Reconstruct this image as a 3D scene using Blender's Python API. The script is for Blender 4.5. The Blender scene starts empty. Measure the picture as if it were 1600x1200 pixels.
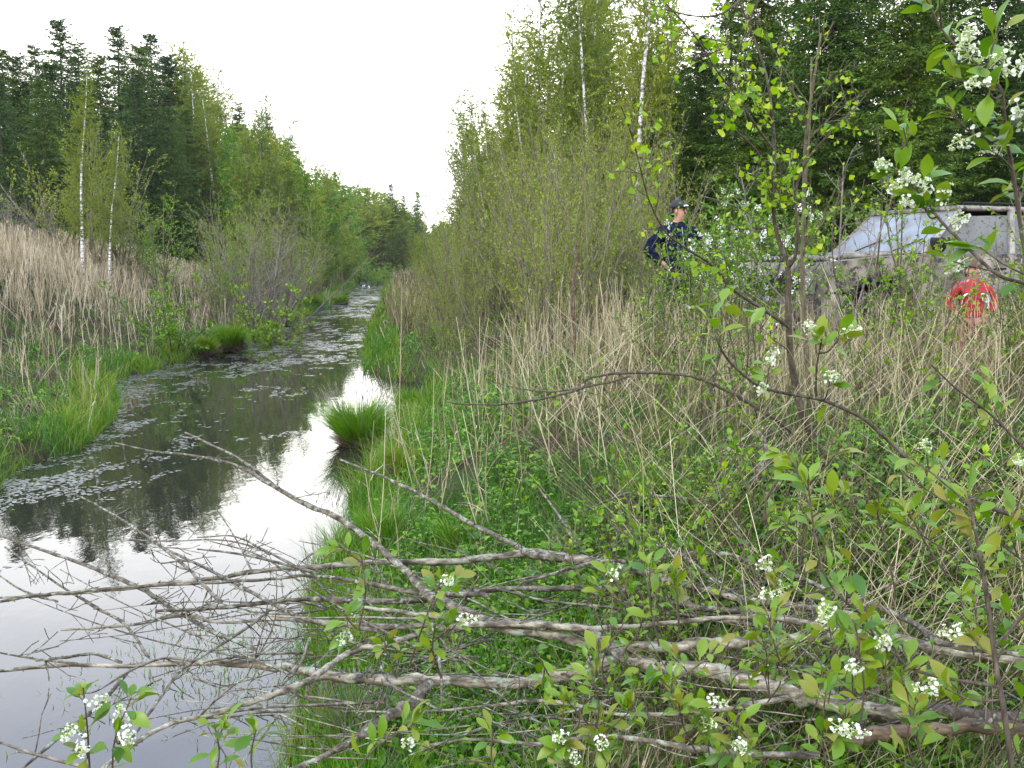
import bpy, math, random
import numpy as np
from mathutils import Vector, Matrix

# ------------------------------------------------------------------ camera, world, sun, exposure
scene = bpy.context.scene
CAM = np.array([0.0, 0.0, 2.5])
PITCH = math.atan(190 / 1500)
cam_data = bpy.data.cameras.new("camera")
cam_data.sensor_width = 36.0
cam_data.lens = 33.75
cam_data.clip_start = 0.05
cam_data.clip_end = 3000.0
cam = bpy.data.objects.new("camera", cam_data)
scene.collection.objects.link(cam)
cam.location = CAM
cam.rotation_euler = (math.pi / 2 - PITCH, 0, 0)
scene.camera = cam

SUN_EL, SUN_AZ = math.radians(52), math.radians(215)     # azimuth measured clockwise from +Y
world = bpy.data.worlds.new("World")
scene.world = world
world.use_nodes = True
wn, wl = world.node_tree.nodes, world.node_tree.links
wn.clear()
w_out = wn.new("ShaderNodeOutputWorld")
w_mix = wn.new("ShaderNodeMixShader")
w_sky = wn.new("ShaderNodeTexSky")
w_sky.sky_type = 'NISHITA'
w_sky.sun_disc = False
w_sky.sun_elevation = SUN_EL
w_sky.sun_rotation = SUN_AZ
w_sky.air_density = 1.0
w_sky.dust_density = 2.0
w_bg = wn.new("ShaderNodeBackground"); w_bg.inputs[1].default_value = 0.10
w_cl = wn.new("ShaderNodeBackground"); w_cl.inputs[1].default_value = 1.5
w_tc = wn.new("ShaderNodeTexCoord")
w_map = wn.new("ShaderNodeMapping"); w_map.inputs['Scale'].default_value = (1.0, 1.0, 2.2)
w_no = wn.new("ShaderNodeTexNoise"); w_no.inputs['Scale'].default_value = 1.6
w_no.inputs['Detail'].default_value = 5; w_no.inputs['Roughness'].default_value = 0.55
w_r = wn.new("ShaderNodeValToRGB")
w_r.color_ramp.elements[0].position = 0.36; w_r.color_ramp.elements[0].color = (0.66, 0.66, 0.66, 1)
w_r.color_ramp.elements[1].position = 0.62; w_r.color_ramp.elements[1].color = (0.97, 0.97, 0.97, 1)
w_sep = wn.new("ShaderNodeSeparateXYZ")
w_el = wn.new("ShaderNodeValToRGB")                       # the overcast is thin and bright towards the horizon
w_el.color_ramp.elements[0].position = 0.20; w_el.color_ramp.elements[0].color = (1.28, 1.24, 1.15, 1)
w_el.color_ramp.elements[1].position = 0.62; w_el.color_ramp.elements[1].color = (0.46, 0.59, 0.98, 1)
wl.new(w_tc.outputs['Generated'], w_map.inputs[0])
wl.new(w_map.outputs[0], w_no.inputs['Vector'])
wl.new(w_no.outputs['Fac'], w_r.inputs[0])
wl.new(w_tc.outputs['Generated'], w_sep.inputs[0])
wl.new(w_sep.outputs['Z'], w_el.inputs[0])
wl.new(w_el.outputs[0], w_cl.inputs[0])
wl.new(w_sky.outputs[0], w_bg.inputs[0])
wl.new(w_r.outputs[0], w_mix.inputs[0])
wl.new(w_bg.outputs[0], w_mix.inputs[1])
wl.new(w_cl.outputs[0], w_mix.inputs[2])
wl.new(w_mix.outputs[0], w_out.inputs[0])

sun_data = bpy.data.lights.new("sun", 'SUN')
sun_data.energy = 1.2
sun_data.angle = math.radians(14)
sun_data.color = (1.0, 0.95, 0.86)
sun = bpy.data.objects.new("sun", sun_data)
scene.collection.objects.link(sun)
_sd = Vector((math.sin(SUN_AZ) * math.cos(SUN_EL), math.cos(SUN_AZ) * math.cos(SUN_EL), math.sin(SUN_EL)))
sun.rotation_euler = _sd.to_track_quat('Z', 'Y').to_euler()
sun.location = (0, 0, 60)

scene.view_settings.view_transform = 'Standard'
scene.view_settings.look = 'None'
scene.view_settings.gamma = 1.0
scene.view_settings.exposure = 1.26
scene.cycles.max_bounces = 6
scene.cycles.diffuse_bounces = 3
scene.cycles.glossy_bounces = 3
scene.cycles.transmission_bounces = 3
scene.cycles.transparent_max_bounces = 4
scene.cycles.caustics_reflective = False
scene.cycles.caustics_refractive = False

# ------------------------------------------------------------------ helpers
SC = scene.collection.objects
FW = np.array([0, math.cos(PITCH), -math.sin(PITCH)])
UP = np.array([0, math.sin(PITCH), math.cos(PITCH)])

def P(px, py, d):
    """The point of the place seen at a photo pixel (1600x1200) at distance d along +Y."""
    r = np.array([(px - 800) / 1500.0, 0, 0]) + (600 - py) / 1500.0 * UP + FW
    return CAM + r * (d / r[1])

def tag(o, label=None, cat=None, group=None, kind=None):
    if label: o['label'] = label
    if cat: o['category'] = cat
    if group: o['group'] = group
    if kind: o['kind'] = kind
    return o

def empty(name, loc, label=None, cat=None, group=None, rz=0.0):
    o = bpy.data.objects.new(name, None)
    o.empty_display_size = 0.1
    SC.link(o)
    o.location = loc
    o.rotation_euler = (0, 0, rz)
    return tag(o, label, cat, group)

def copy_tree(o, parent=None):
    c = o.copy(); SC.link(c)
    if parent is not None: c.parent = parent
    for ch in list(o.children): copy_tree(ch, c)
    return c

class MB:
    """Collects quads and triangles with a per-corner-point value 'var'."""
    def __init__(s): s.v = []; s.f = []; s.a = []; s.m = []; s.n = 0
    def add(s, v, f, a=0.5, m=0):
        v = np.asarray(v, float).reshape(-1, 3); f = np.asarray(f, int)
        s.v.append(v); s.f.append(f + s.n); s.n += len(v)
        s.a.append(np.broadcast_to(np.asarray(a, float), (len(v),)).copy())
        s.m.append(np.full(len(f), m, int))
        return s
    def build(s, name, mats, parent=None, smooth=False, loc=None):
        me = bpy.data.meshes.new(name)
        if not isinstance(mats, (list, tuple)): mats = [mats]
        for m in mats: me.materials.append(m)
        if s.n:
            V = np.concatenate(s.v); A = np.concatenate(s.a)
            me.vertices.add(len(V)); me.vertices.foreach_set('co', V.astype(np.float32).ravel())
            loops = np.concatenate([f.ravel() for f in s.f])
            tot = np.concatenate([np.full(len(f), f.shape[1]) for f in s.f])
            st = np.concatenate([[0], np.cumsum(tot)[:-1]])
            me.loops.add(len(loops)); me.loops.foreach_set('vertex_index', loops.astype(np.int32))
            me.polygons.add(len(tot)); me.polygons.foreach_set('loop_start', st.astype(np.int32))
            me.polygons.foreach_set('material_index', np.concatenate(s.m).astype(np.int32))
            me.polygons.foreach_set('use_smooth', np.full(len(tot), smooth))
            me.update(calc_edges=True)
            at = me.attributes.new('var', 'FLOAT', 'POINT'); at.data.foreach_set('value', A.astype(np.float32))
        o = bpy.data.objects.new(name, me); SC.link(o)
        if parent is not None: o.parent = parent
        if loc is not None: o.location = loc
        return o

def nrm(v):
    v = np.asarray(v, float)
    return v / np.maximum(np.linalg.norm(v, axis=-1, keepdims=True), 1e-9)

def frame(d):
    d = nrm(d)
    ref = np.where(np.abs(d[..., 2:3]) > 0.9, np.array([1.0, 0, 0]), np.array([0, 0, 1.0]))
    a = nrm(np.cross(d, ref)); b = np.cross(d, a)
    return d, a, b

def segs(mb, A, B, ra, rb, sides=3, var=0.5, m=0):
    A = np.asarray(A, float).reshape(-1, 3); B = np.asarray(B, float).reshape(-1, 3); n = len(A)
    if n == 0: return
    ra = np.broadcast_to(np.asarray(ra, float), (n,)); rb = np.broadcast_to(np.asarray(rb, float), (n,))
    d, u, w = frame(B - A)
    ang = np.arange(sides) * 2 * math.pi / sides
    off = np.cos(ang)[None, :, None] * u[:, None] + np.sin(ang)[None, :, None] * w[:, None]
    V = np.concatenate([A[:, None] + off * ra[:, None, None], B[:, None] + off * rb[:, None, None]], 1).reshape(-1, 3)
    k = np.arange(sides); k2 = (k + 1) % sides
    q = np.stack([k, k2, k2 + sides, k + sides], 1)
    F = (q[None] + (np.arange(n) * 2 * sides)[:, None, None]).reshape(-1, 4)
    v = np.repeat(np.broadcast_to(np.asarray(var, float), (n,)), 2 * sides)
    mb.add(V, F, v, m)

def tube(mb, pts, rad, sides=8, var=0.5, m=0, rough=0.0, rng=None, cap=True):
    pts = np.asarray(pts, float); n = len(pts)
    rad = np.broadcast_to(np.asarray(rad, float), (n,)).copy()
    t = nrm(np.gradient(pts, axis=0))
    u = np.zeros_like(pts); _, a0, _ = frame(t[:1]); u[0] = a0[0]
    for i in range(1, n):
        x = u[i - 1] - t[i] * np.dot(u[i - 1], t[i]); u[i] = x / max(np.linalg.norm(x), 1e-9)
    w = np.cross(t, u)
    ang = np.arange(sides) * 2 * math.pi / sides
    R = np.repeat(rad[:, None], sides, 1)
    if rough and rng is not None: R = R * (1 + rng.normal(0, rough, R.shape))
    V = pts[:, None] + (np.cos(ang)[None, :, None] * u[:, None] + np.sin(ang)[None, :, None] * w[:, None]) * R[:, :, None]
    k = np.arange(sides); k2 = (k + 1) % sides
    q = np.stack([k, k2, k2 + sides, k + sides], 1)
    F = (q[None] + (np.arange(n - 1) * sides)[:, None, None]).reshape(-1, 4)
    mb.add(V.reshape(-1, 3), F, var, m)
    if cap:
        for i, s in ((0, -1), (n - 1, 1)):
            ring = V[i]; V2 = np.concatenate([ring, [pts[i] + t[i] * s * rad[i] * 0.4]])
            F2 = np.array([[j, (j + 1) % sides, sides] for j in range(sides)])
            if s < 0: F2 = F2[:, ::-1]
            mb.add(V2, F2, var, m)

def spline(pts, n_per=5):
    """Catmull-Rom through points (any dimension)."""
    p = np.asarray(pts, float)
    if len(p) < 3: 
        t = np.linspace(0, 1, n_per * 2)[:, None]; return p[0] * (1 - t) + p[-1] * t
    q = np.concatenate([[2 * p[0] - p[1]], p, [2 * p[-1] - p[-2]]])
    out = []
    for i in range(1, len(q) - 2):
        t = np.linspace(0, 1, n_per, endpoint=False)[:, None]
        a, b, c, d = q[i - 1], q[i], q[i + 1], q[i + 2]
        out.append(0.5 * ((2 * b) + (-a + c) * t + (2 * a - 5 * b + 4 * c - d) * t ** 2 + (-a + 3 * b - 3 * c + d) * t ** 3))
    out.append(q[-2][None])
    return np.concatenate(out)

def leaves_far(mb, pos, ax, L, W, var, rng, m=0):
    """one diamond per leaf"""
    n = len(pos)
    if n == 0: return
    ax = nrm(ax); s = nrm(np.cross(ax, rng.normal(size=(n, 3))))
    L = np.broadcast_to(L, (n,))[:, None]; W = np.broadcast_to(W, (n,))[:, None]
    V = np.stack([pos, pos + ax * L * .45 + s * W * .5, pos + ax * L, pos + ax * L * .45 - s * W * .5], 1).reshape(-1, 3)
    F = np.arange(4 * n).reshape(-1, 4)
    mb.add(V, F, np.repeat(np.broadcast_to(var, (n,)), 4), m)

LEAF_OVAL = [(0, .06), (.12, .10), (.3, .36), (.5, .5), (.7, .45), (.88, .24), (1, .03)]
LEAF_BIRCH = [(0, .05), (.18, .06), (.3, .42), (.45, .5), (.7, .33), (1, .02)]
LEAF_HERB = [(0, .05), (.25, .4), (.55, .5), (1, .03)]

def leaves_near(mb, pos, ax, up, L, W, var, prof, fold=0.35, curl=0.25, m=0):
    n = len(pos)
    if n == 0: return
    ax = nrm(ax); s = nrm(np.cross(ax, up)); u = np.cross(s, ax)
    L = np.broadcast_to(L, (n,)); W = np.broadcast_to(W, (n,)); k = len(prof)
    V = np.zeros((n, k, 3, 3)); curl = np.broadcast_to(curl, (n,))
    for i, (t, w) in enumerate(prof):
        c = pos + ax * (L * t * (1 - 0.15 * abs(t)))[:, None] - u * (L * curl * t * t)[:, None]
        e = u * (W * w * fold)[:, None]
        V[:, i, 0] = c - s * (W * w)[:, None] + e; V[:, i, 1] = c; V[:, i, 2] = c + s * (W * w)[:, None] + e
    q = []
    for i in range(k - 1):
        for j in range(2): q.append([i * 3 + j, i * 3 + j + 1, (i + 1) * 3 + j + 1, (i + 1) * 3 + j])
    F = (np.array(q)[None] + (np.arange(n) * 3 * k)[:, None, None]).reshape(-1, 4)
    mb.add(V.reshape(-1, 3), F, np.repeat(np.broadcast_to(var, (n,)), 3 * k), m)

def blades(mb, pos, H, W, lean, bend, var, rng, nseg=3, m=0, taper=1.0):
    """grass blades: lean (n,2) initial lean, bend (n,2) extra droop at the tip (fractions of H)"""
    n = len(pos)
    if n == 0: return
    H = np.broadcast_to(H, (n,)); W = np.broadcast_to(W, (n,))
    az = rng.uniform(0, 2 * math.pi, n); s = np.stack([np.cos(az), np.sin(az), 0 * az], 1)
    V = np.zeros((n, nseg + 1, 2, 3))
    bl = np.hypot(bend[:, 0], bend[:, 1])
    for i in range(nseg + 1):
        t = i / nseg
        c = pos.copy()
        c[:, :2] += (lean * t + bend * t * t) * H[:, None]
        ll = np.hypot(lean[:, 0], lean[:, 1])
        c[:, 2] += H * (t * np.sqrt(np.clip(1 - ll ** 2 * .8, .08, 1)) - 0.55 * bl * t * t * t)
        w = W * (1 - 0.9 * taper * t ** 1.5) * .5
        V[:, i, 0] = c - s * w[:, None]; V[:, i, 1] = c + s * w[:, None]
    q = np.array([[2 * i, 2 * i + 1, 2 * i + 3, 2 * i + 2] for i in range(nseg)])
    F = (q[None] + (np.arange(n) * 2 * (nseg + 1))[:, None, None]).reshape(-1, 4)
    mb.add(V.reshape(-1, 3), F, np.repeat(np.broadcast_to(var, (n,)), 2 * (nseg + 1)), m)

# value noise on the ground plane
_ng = np.random.default_rng(5).random((256, 256))
def vnoise(x, y, s):
    x = np.asarray(x, float) / s + 1000.3; y = np.asarray(y, float) / s + 1000.7
    i = np.floor(x).astype(int); j = np.floor(y).astype(int); fx = x - i; fy = y - j
    fx = fx * fx * (3 - 2 * fx); fy = fy * fy * (3 - 2 * fy)
    g = lambda a, b: _ng[a % 256, b % 256]
    return (g(i, j) * (1 - fx) + g(i + 1, j) * fx) * (1 - fy) + (g(i, j + 1) * (1 - fx) + g(i + 1, j + 1) * fx) * fy
def fbm(x, y, s): return (vnoise(x, y, s) * .55 + vnoise(x + 7, y, s * .45) * .3 + vnoise(x, y + 9, s * .2) * .15)

def sstep(t): t = np.clip(t, 0, 1); return t * t * (3 - 2 * t)

# banks of the canal (x of the water's edge by y)
RY = [-30, 0, 4.7, 5.4, 6.9, 8.5, 10.4, 12.9, 15.6, 17.0, 17.9, 18.6, 19.3, 20.3, 22, 25, 33, 42, 62, 100, 137, 142, 150]
RX = [-1.2, -1.2, -1.15, -1.2, -1.35, -1.5, -1.7, -1.5, -1.62, -1.5, -1.1, -.9, -1.3, -2.5, -3.2, -3.7, -4.8, -5.9, -8.2, -13, -17.8, -21, -22]
LY = [-30, 0, 8, 10, 12, 15, 17.5, 19.7, 22, 25, 27.8, 31, 34, 40, 47, 62, 100, 137, 142, 150]
LX = [-5.6, -5.6, -5.6, -5.7, -5.95, -6.6, -7.3, -8.4, -8.6, -8.4, -7.7, -8.3, -9.0, -9.4, -9.9, -11.2, -16.5, -21.6, -21, -22]
def xr(y): return np.interp(y, RY, RX) + (vnoise(y, 0 * np.asarray(y), 1.3) - .5) * .35
def xl(y): return np.interp(y, LY, LX) + (vnoise(y, 0 * np.asarray(y) + 50, 1.5) - .5) * .5

def ground_z(x, y):
    x = np.asarray(x, float); y = np.asarray(y, float)
    dr = x - xr(y); dl = xl(y) - x
    n = (fbm(x, y, 2.6) - .5); n2 = (vnoise(x, y, .6) - .5)
    Lr = np.interp(y, [0, 7, 14, 30], [1.6, 1.7, 1.8, 2.4])
    amp_r = np.interp(y, [0, 3.4, 5.2, 8, 20], [1.0, 1.0, 1.66, 1.62, 1.5])
    zr = amp_r * (1 - np.exp(-np.maximum(dr, 0) / Lr)) + .42 * n * sstep(dr / 1.5) + .12 * n2
    amp = np.interp(y, [0, 14, 20, 40, 55, 100], [.9, 1.4, 2.5, 2.5, 1.2, 1.0])
    zl = .4 * (1 - np.exp(-np.maximum(dl, 0) / .8)) + amp * sstep((dl - 1) / 8.5) + .5 * n * sstep(dl / 3) + .12 * n2
    end = sstep((y - 139) / 3.0) * .9
    far = 0
    zw = -.06 - np.clip(np.minimum(-dr, -dl) * .9, 0, 1.1)
    for cx, cy, cr, cz in ((4.3, 9.0, 1.7, 1.40), (4.95, 11.6, 3.2, 1.46), (2.08, 12.2, 1.6, 1.42), (3.4, 7.4, 1.6, 1.42)):   # trodden level places
        k = sstep(1.35 - np.hypot(x - cx, y - cy) / cr); zr = zr * (1 - k) + cz * k
    z = np.where(dr > 0, zr, np.where(dl > 0, zl, zw))
    return np.where(y > 138.5, np.maximum(z, end), z)
# ------------------------------------------------------------------ materials
def new_mat(name):
    m = bpy.data.materials.new(name); m.use_nodes = True
    n, l = m.node_tree.nodes, m.node_tree.links
    return m, n, l, n['Principled BSDF'], n['Material Output']

def ramp(n, cols):
    r = n.new("ShaderNodeValToRGB"); cr = r.color_ramp
    while len(cr.elements) < len(cols): cr.elements.new(0.5)
    for e, (p, c) in zip(cr.elements, cols): e.position = p; e.color = (*c, 1)
    return r

def leaf_mat(name, cols, trans=0.35, rough=0.5, obj_rand=0.35, spec=0.35, tint=1.25):
    m, n, l, b, out = new_mat(name)
    at = n.new("ShaderNodeAttribute"); at.attribute_name = 'var'
    oi = n.new("ShaderNodeObjectInfo")
    ma = n.new("ShaderNodeMath"); ma.operation = 'MULTIPLY_ADD'; ma.inputs[1].default_value = 1 - obj_rand
    mb_ = n.new("ShaderNodeMath"); mb_.operation = 'MULTIPLY'; mb_.inputs[1].default_value = obj_rand
    l.new(oi.outputs['Random'], mb_.inputs[0]); l.new(at.outputs['Fac'], ma.inputs[0]); l.new(mb_.outputs[0], ma.inputs[2])
    if max(cols[0]) == cols[0][1] and max(cols[0]) < .4:           # fresh spring greens are strongly coloured
        cols = [tuple(max(.004, (.3 * c[0] + .6 * c[1] + .1 * c[2]) * -.25 + v * 1.25) for v in c) for c in cols]
    k = len(cols); r = ramp(n, [((i + .5) / k, c) for i, c in enumerate(cols)])
    l.new(ma.outputs[0], r.inputs[0]); l.new(r.outputs[0], b.inputs['Base Color'])
    b.inputs['Roughness'].default_value = rough
    b.inputs['Specular IOR Level'].default_value = spec
    if trans > 0:
        t = n.new("ShaderNodeBsdfTranslucent"); mx = n.new("ShaderNodeMixShader"); mx.inputs[0].default_value = trans
        mc = n.new("ShaderNodeMix"); mc.data_type = 'RGBA'; mc.blend_type = 'MULTIPLY'; mc.inputs[0].default_value = 1
        l.new(r.outputs[0], mc.inputs[6]); mc.inputs[7].default_value = (tint * 1.05, tint * 1.1, tint * .6, 1)
        l.new(mc.outputs[2], t.inputs[0]); l.new(b.outputs[0], mx.inputs[1]); l.new(t.outputs[0], mx.inputs[2])
        l.new(mx.outputs[0], out.inputs[0])
    return m

def bark_mat(name, cols, scale=30, stretch=(1, 1, .3), bump=.4, rough=.85, lichen=None, lich_scale=14, lich_pos=(.52, .6)):
    m, n, l, b, out = new_mat(name)
    tc = n.new("ShaderNodeTexCoord"); mp = n.new("ShaderNodeMapping"); mp.inputs['Scale'].default_value = stretch
    no = n.new("ShaderNodeTexNoise"); no.inputs['Scale'].default_value = scale; no.inputs['Detail'].default_value = 5
    no.inputs['Roughness'].default_value = .65
    l.new(tc.outputs['Object'], mp.inputs[0]); l.new(mp.outputs[0], no.inputs['Vector'])
    k = len(cols); r = ramp(n, [(.32 + .36 * i / max(k - 1, 1), c) for i, c in enumerate(cols)])
    l.new(no.outputs['Fac'], r.inputs[0]); col = r.outputs[0]
    if lichen:
        n2 = n.new("ShaderNodeTexNoise"); n2.inputs['Scale'].default_value = lich_scale; n2.inputs['Detail'].default_value = 6
        n2.inputs['Roughness'].default_value = .7
        l.new(tc.outputs['Object'], n2.inputs['Vector'])
        r2 = ramp(n, [(lich_pos[0], (0, 0, 0)), (lich_pos[1], (1, 1, 1))]); l.new(n2.outputs['Fac'], r2.inputs[0])
        mc = n.new("ShaderNodeMix"); mc.data_type = 'RGBA'; l.new(r2.outputs[0], mc.inputs[0]); l.new(col, mc.inputs[6])
        mc.inputs[7].default_value = (*lichen, 1); col = mc.outputs[2]
    l.new(col, b.inputs['Base Color']); b.inputs['Roughness'].default_value = rough
    b.inputs['Specular IOR Level'].default_value = .25
    bp = n.new("ShaderNodeBump"); bp.inputs['Strength'].default_value = bump; bp.inputs['Distance'].default_value = .01
    l.new(no.outputs['Fac'], bp.inputs['Height']); l.new(bp.outputs[0], b.inputs['Normal'])
    return m

def plain(name, col, rough=.6, metal=0, spec=.5):
    m, n, l, b, out = new_mat(name)
    b.inputs['Base Color'].default_value = (*col, 1); b.inputs['Roughness'].default_value = rough
    b.inputs['Metallic'].default_value = metal; b.inputs['Specular IOR Level'].default_value = spec
    return m

def noisy(name, c1, c2, scale=8, lo=.4, hi=.6, rough=.7, bump=0.0, c3=None, s3=60, p3=(.62, .66)):
    m, n, l, b, out = new_mat(name)
    tc = n.new("ShaderNodeTexCoord")
    no = n.new("ShaderNodeTexNoise"); no.inputs['Scale'].default_value = scale; no.inputs['Detail'].default_value = 6
    l.new(tc.outputs['Object'], no.inputs['Vector'])
    r = ramp(n, [(lo, c1), (hi, c2)]); l.new(no.outputs['Fac'], r.inputs[0]); col = r.outputs[0]
    if c3:
        n3 = n.new("ShaderNodeTexNoise"); n3.inputs['Scale'].default_value = s3; n3.inputs['Detail'].default_value = 3
        l.new(tc.outputs['Object'], n3.inputs['Vector'])
        r3 = ramp(n, [(p3[0], (0, 0, 0)), (p3[1], (1, 1, 1))]); l.new(n3.outputs['Fac'], r3.inputs[0])
        mc = n.new("ShaderNodeMix"); mc.data_type = 'RGBA'; l.new(r3.outputs[0], mc.inputs[0]); l.new(col, mc.inputs[6])
        mc.inputs[7].default_value = (*c3, 1); col = mc.outputs[2]
    l.new(col, b.inputs['Base Color']); b.inputs['Roughness'].default_value = rough
    if bump:
        bp = n.new("ShaderNodeBump"); bp.inputs['Strength'].default_value = bump; bp.inputs['Distance'].default_value = .02
        l.new(no.outputs['Fac'], bp.inputs['Height']); l.new(bp.outputs[0], b.inputs['Normal'])
    return m

M = {}
M['spruce'] = leaf_mat('spruce_needles', [(.013, .032, .006), (.032, .068, .011), (.066, .112, .019), (.13, .17, .03)], trans=.12, rough=.6, obj_rand=.3, spec=.3)
M['birch_leaf'] = leaf_mat('birch_leaves', [(.08, .12, .022), (.125, .17, .03), (.18, .22, .04), (.27, .29, .065)], trans=.33, obj_rand=.5)
M['olive_leaf'] = leaf_mat('sapling_leaves', [(.09, .13, .018), (.145, .19, .026), (.21, .26, .036), (.29, .31, .06)], trans=.33, obj_rand=.5)
M['fresh_leaf'] = leaf_mat('fresh_green_leaves', [(.06, .12, .018), (.10, .185, .025), (.165, .26, .038), (.26, .33, .06)], trans=.33, obj_rand=.4)
M['cherry_leaf'] = leaf_mat('bird_cherry_leaves', [(.055, .115, .022), (.09, .165, .03), (.14, .22, .04), (.17, .22, .045), (.20, .19, .055)], trans=.33, rough=.42, obj_rand=.1, spec=.45)
M['young_birch_leaf'] = leaf_mat('young_birch_leaves', [(.10, .185, .025), (.17, .27, .035), (.26, .35, .05), (.36, .39, .08)], trans=.42, rough=.4, obj_rand=.05)
M['grass'] = leaf_mat('green_grass_blades', [(.03, .085, .010), (.055, .145, .017), (.09, .21, .025), (.155, .28, .04), (.34, .31, .13)], trans=.3, obj_rand=.1)
M['sedge'] = leaf_mat('sedge_blades', [(.045, .10, .012), (.07, .155, .018), (.11, .21, .022), (.20, .24, .045), (.30, .25, .11)], trans=.3, obj_rand=.15)
M['bright_sedge'] = leaf_mat('bright_sedge_blades', [(.055, .14, .012), (.10, .22, .018), (.155, .29, .025), (.27, .34, .06)], trans=.3, obj_rand=.05)
M['straw'] = leaf_mat('dead_straw', [(.11, .088, .043), (.22, .182, .098), (.36, .305, .175), (.54, .475, .31)], trans=.12, rough=.7, obj_rand=0, spec=.2)
M['brown_straw'] = leaf_mat('brown_thatch', [(.07, .052, .030), (.13, .10, .058), (.23, .185, .11), (.40, .34, .22)], trans=.1, rough=.8, obj_rand=0, spec=.15)
M['pink_reed'] = leaf_mat('dry_tall_grass', [(.18, .14, .085), (.31, .25, .16), (.44, .365, .245), (.57, .49, .35)], trans=.15, rough=.7, obj_rand=0, spec=.2)
M['herb'] = leaf_mat('herb_leaves', [(.045, .095, .009), (.078, .16, .015), (.125, .235, .022), (.21, .31, .04)], trans=.3, obj_rand=0)
M['twig'] = bark_mat('grey_brown_twigs', [(.075, .062, .04), (.14, .12, .08), (.22, .195, .135)], scale=9, bump=0, rough=.8)
M['purple_twig'] = bark_mat('purplish_grey_twigs', [(.10, .082, .072), (.17, .145, .125), (.24, .21, .18)], scale=9, bump=0, rough=.8)
M['spruce_bark'] = bark_mat('spruce_bark', [(.06, .045, .035), (.12, .09, .07)], scale=12)
M['dark_bark'] = bark_mat('dark_stem_bark', [(.03, .023, .016), (.065, .05, .034), (.12, .098, .07)], scale=60, lichen=(.17, .19, .13), lich_scale=30, lich_pos=(.6, .68))
M['green_bark'] = bark_mat('olive_stem_bark', [(.05, .04, .025), (.10, .085, .05), (.16, .14, .08)], scale=50)
M['dead_wood'] = bark_mat('weathered_lichened_wood', [(.03, .025, .016), (.10, .084, .055), (.24, .21, .145), (.42, .385, .29)], scale=22, stretch=(.5, 1.6, 1.6), bump=.7, lichen=(.24, .27, .19), lich_scale=17, lich_pos=(.55, .63))
M['bark_wood'] = bark_mat('barked_dead_branch', [(.02, .016, .010), (.06, .050, .033), (.13, .11, .075), (.23, .20, .145)], scale=30, stretch=(.7, 1.4, 1.4), bump=.7, lichen=(.25, .28, .20), lich_scale=24, lich_pos=(.54, .62))
M['red_wood'] = bark_mat('peeled_reddish_wood', [(.03, .022, .013), (.085, .06, .034), (.18, .125, .072)], scale=18, stretch=(.4, 2, 2), bump=.4)
M['flower'] = leaf_mat('white_petals', [(.72, .74, .66), (.80, .81, .76), (.84, .84, .82)], trans=.25, rough=.6, obj_rand=0, tint=1.0)
M['bud'] = leaf_mat('flower_buds', [(.42, .50, .22), (.60, .66, .40)], trans=.2, obj_rand=0)

def birch_bark():
    m, n, l, b, out = new_mat('birch_bark')
    tc = n.new("ShaderNodeTexCoord"); mp = n.new("ShaderNodeMapping"); mp.inputs['Scale'].default_value = (1.5, 1.5, 7)
    no = n.new("ShaderNodeTexNoise"); no.inputs['Scale'].default_value = 1.6; no.inputs['Detail'].default_value = 4
    l.new(tc.outputs['Object'], mp.inputs[0]); l.new(mp.outputs[0], no.inputs['Vector'])
    r = ramp(n, [(.36, (.04, .035, .03)), (.45, (.35, .32, .28)), (.52, (.68, .66, .62)), (.7, (.78, .76, .73))])
    l.new(no.outputs['Fac'], r.inputs[0]); l.new(r.outputs[0], b.inputs['Base Color']); b.inputs['Roughness'].default_value = .6
    return m
M['birch_bark'] = birch_bark()

def ground_mat():
    m, n, l, b, out = new_mat('bank_soil_and_litter')
    tc = n.new("ShaderNodeTexCoord")
    a = n.new("ShaderNodeTexNoise"); a.inputs['Scale'].default_value = 1.1; a.inputs['Detail'].default_value = 8; a.inputs['Roughness'].default_value = .7
    c = n.new("ShaderNodeTexNoise"); c.inputs['Scale'].default_value = 22; c.inputs['Detail'].default_value = 6; c.inputs['Roughness'].default_value = .7
    l.new(tc.outputs['Object'], a.inputs['Vector']); l.new(tc.outputs['Object'], c.inputs['Vector'])
    r1 = ramp(n, [(.3, (.018, .014, .008)), (.5, (.045, .034, .019)), (.7, (.12, .09, .05))]); l.new(c.outputs['Fac'], r1.inputs[0])
    r2 = ramp(n, [(.3, (.02, .035, .008)), (.6, (.05, .095, .018))]); l.new(c.outputs['Fac'], r2.inputs[0])
    r3 = ramp(n, [(.44, (0, 0, 0)), (.56, (1, 1, 1))]); l.new(a.outputs['Fac'], r3.inputs[0])
    mc = n.new("ShaderNodeMix"); mc.data_type = 'RGBA'
    l.new(r3.outputs[0], mc.inputs[0]); l.new(r1.outputs[0], mc.inputs[6]); l.new(r2.outputs[0], mc.inputs[7])
    l.new(mc.outputs[2], b.inputs['Base Color']); b.inputs['Roughness'].default_value = .95; b.inputs['Specular IOR Level'].default_value = .1
    bp = n.new("ShaderNodeBump"); bp.inputs['Strength'].default_value = 1; bp.inputs['Distance'].default_value = .05
    l.new(c.outputs['Fac'], bp.inputs['Height']); l.new(bp.outputs[0], b.inputs['Normal'])
    return m

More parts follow.
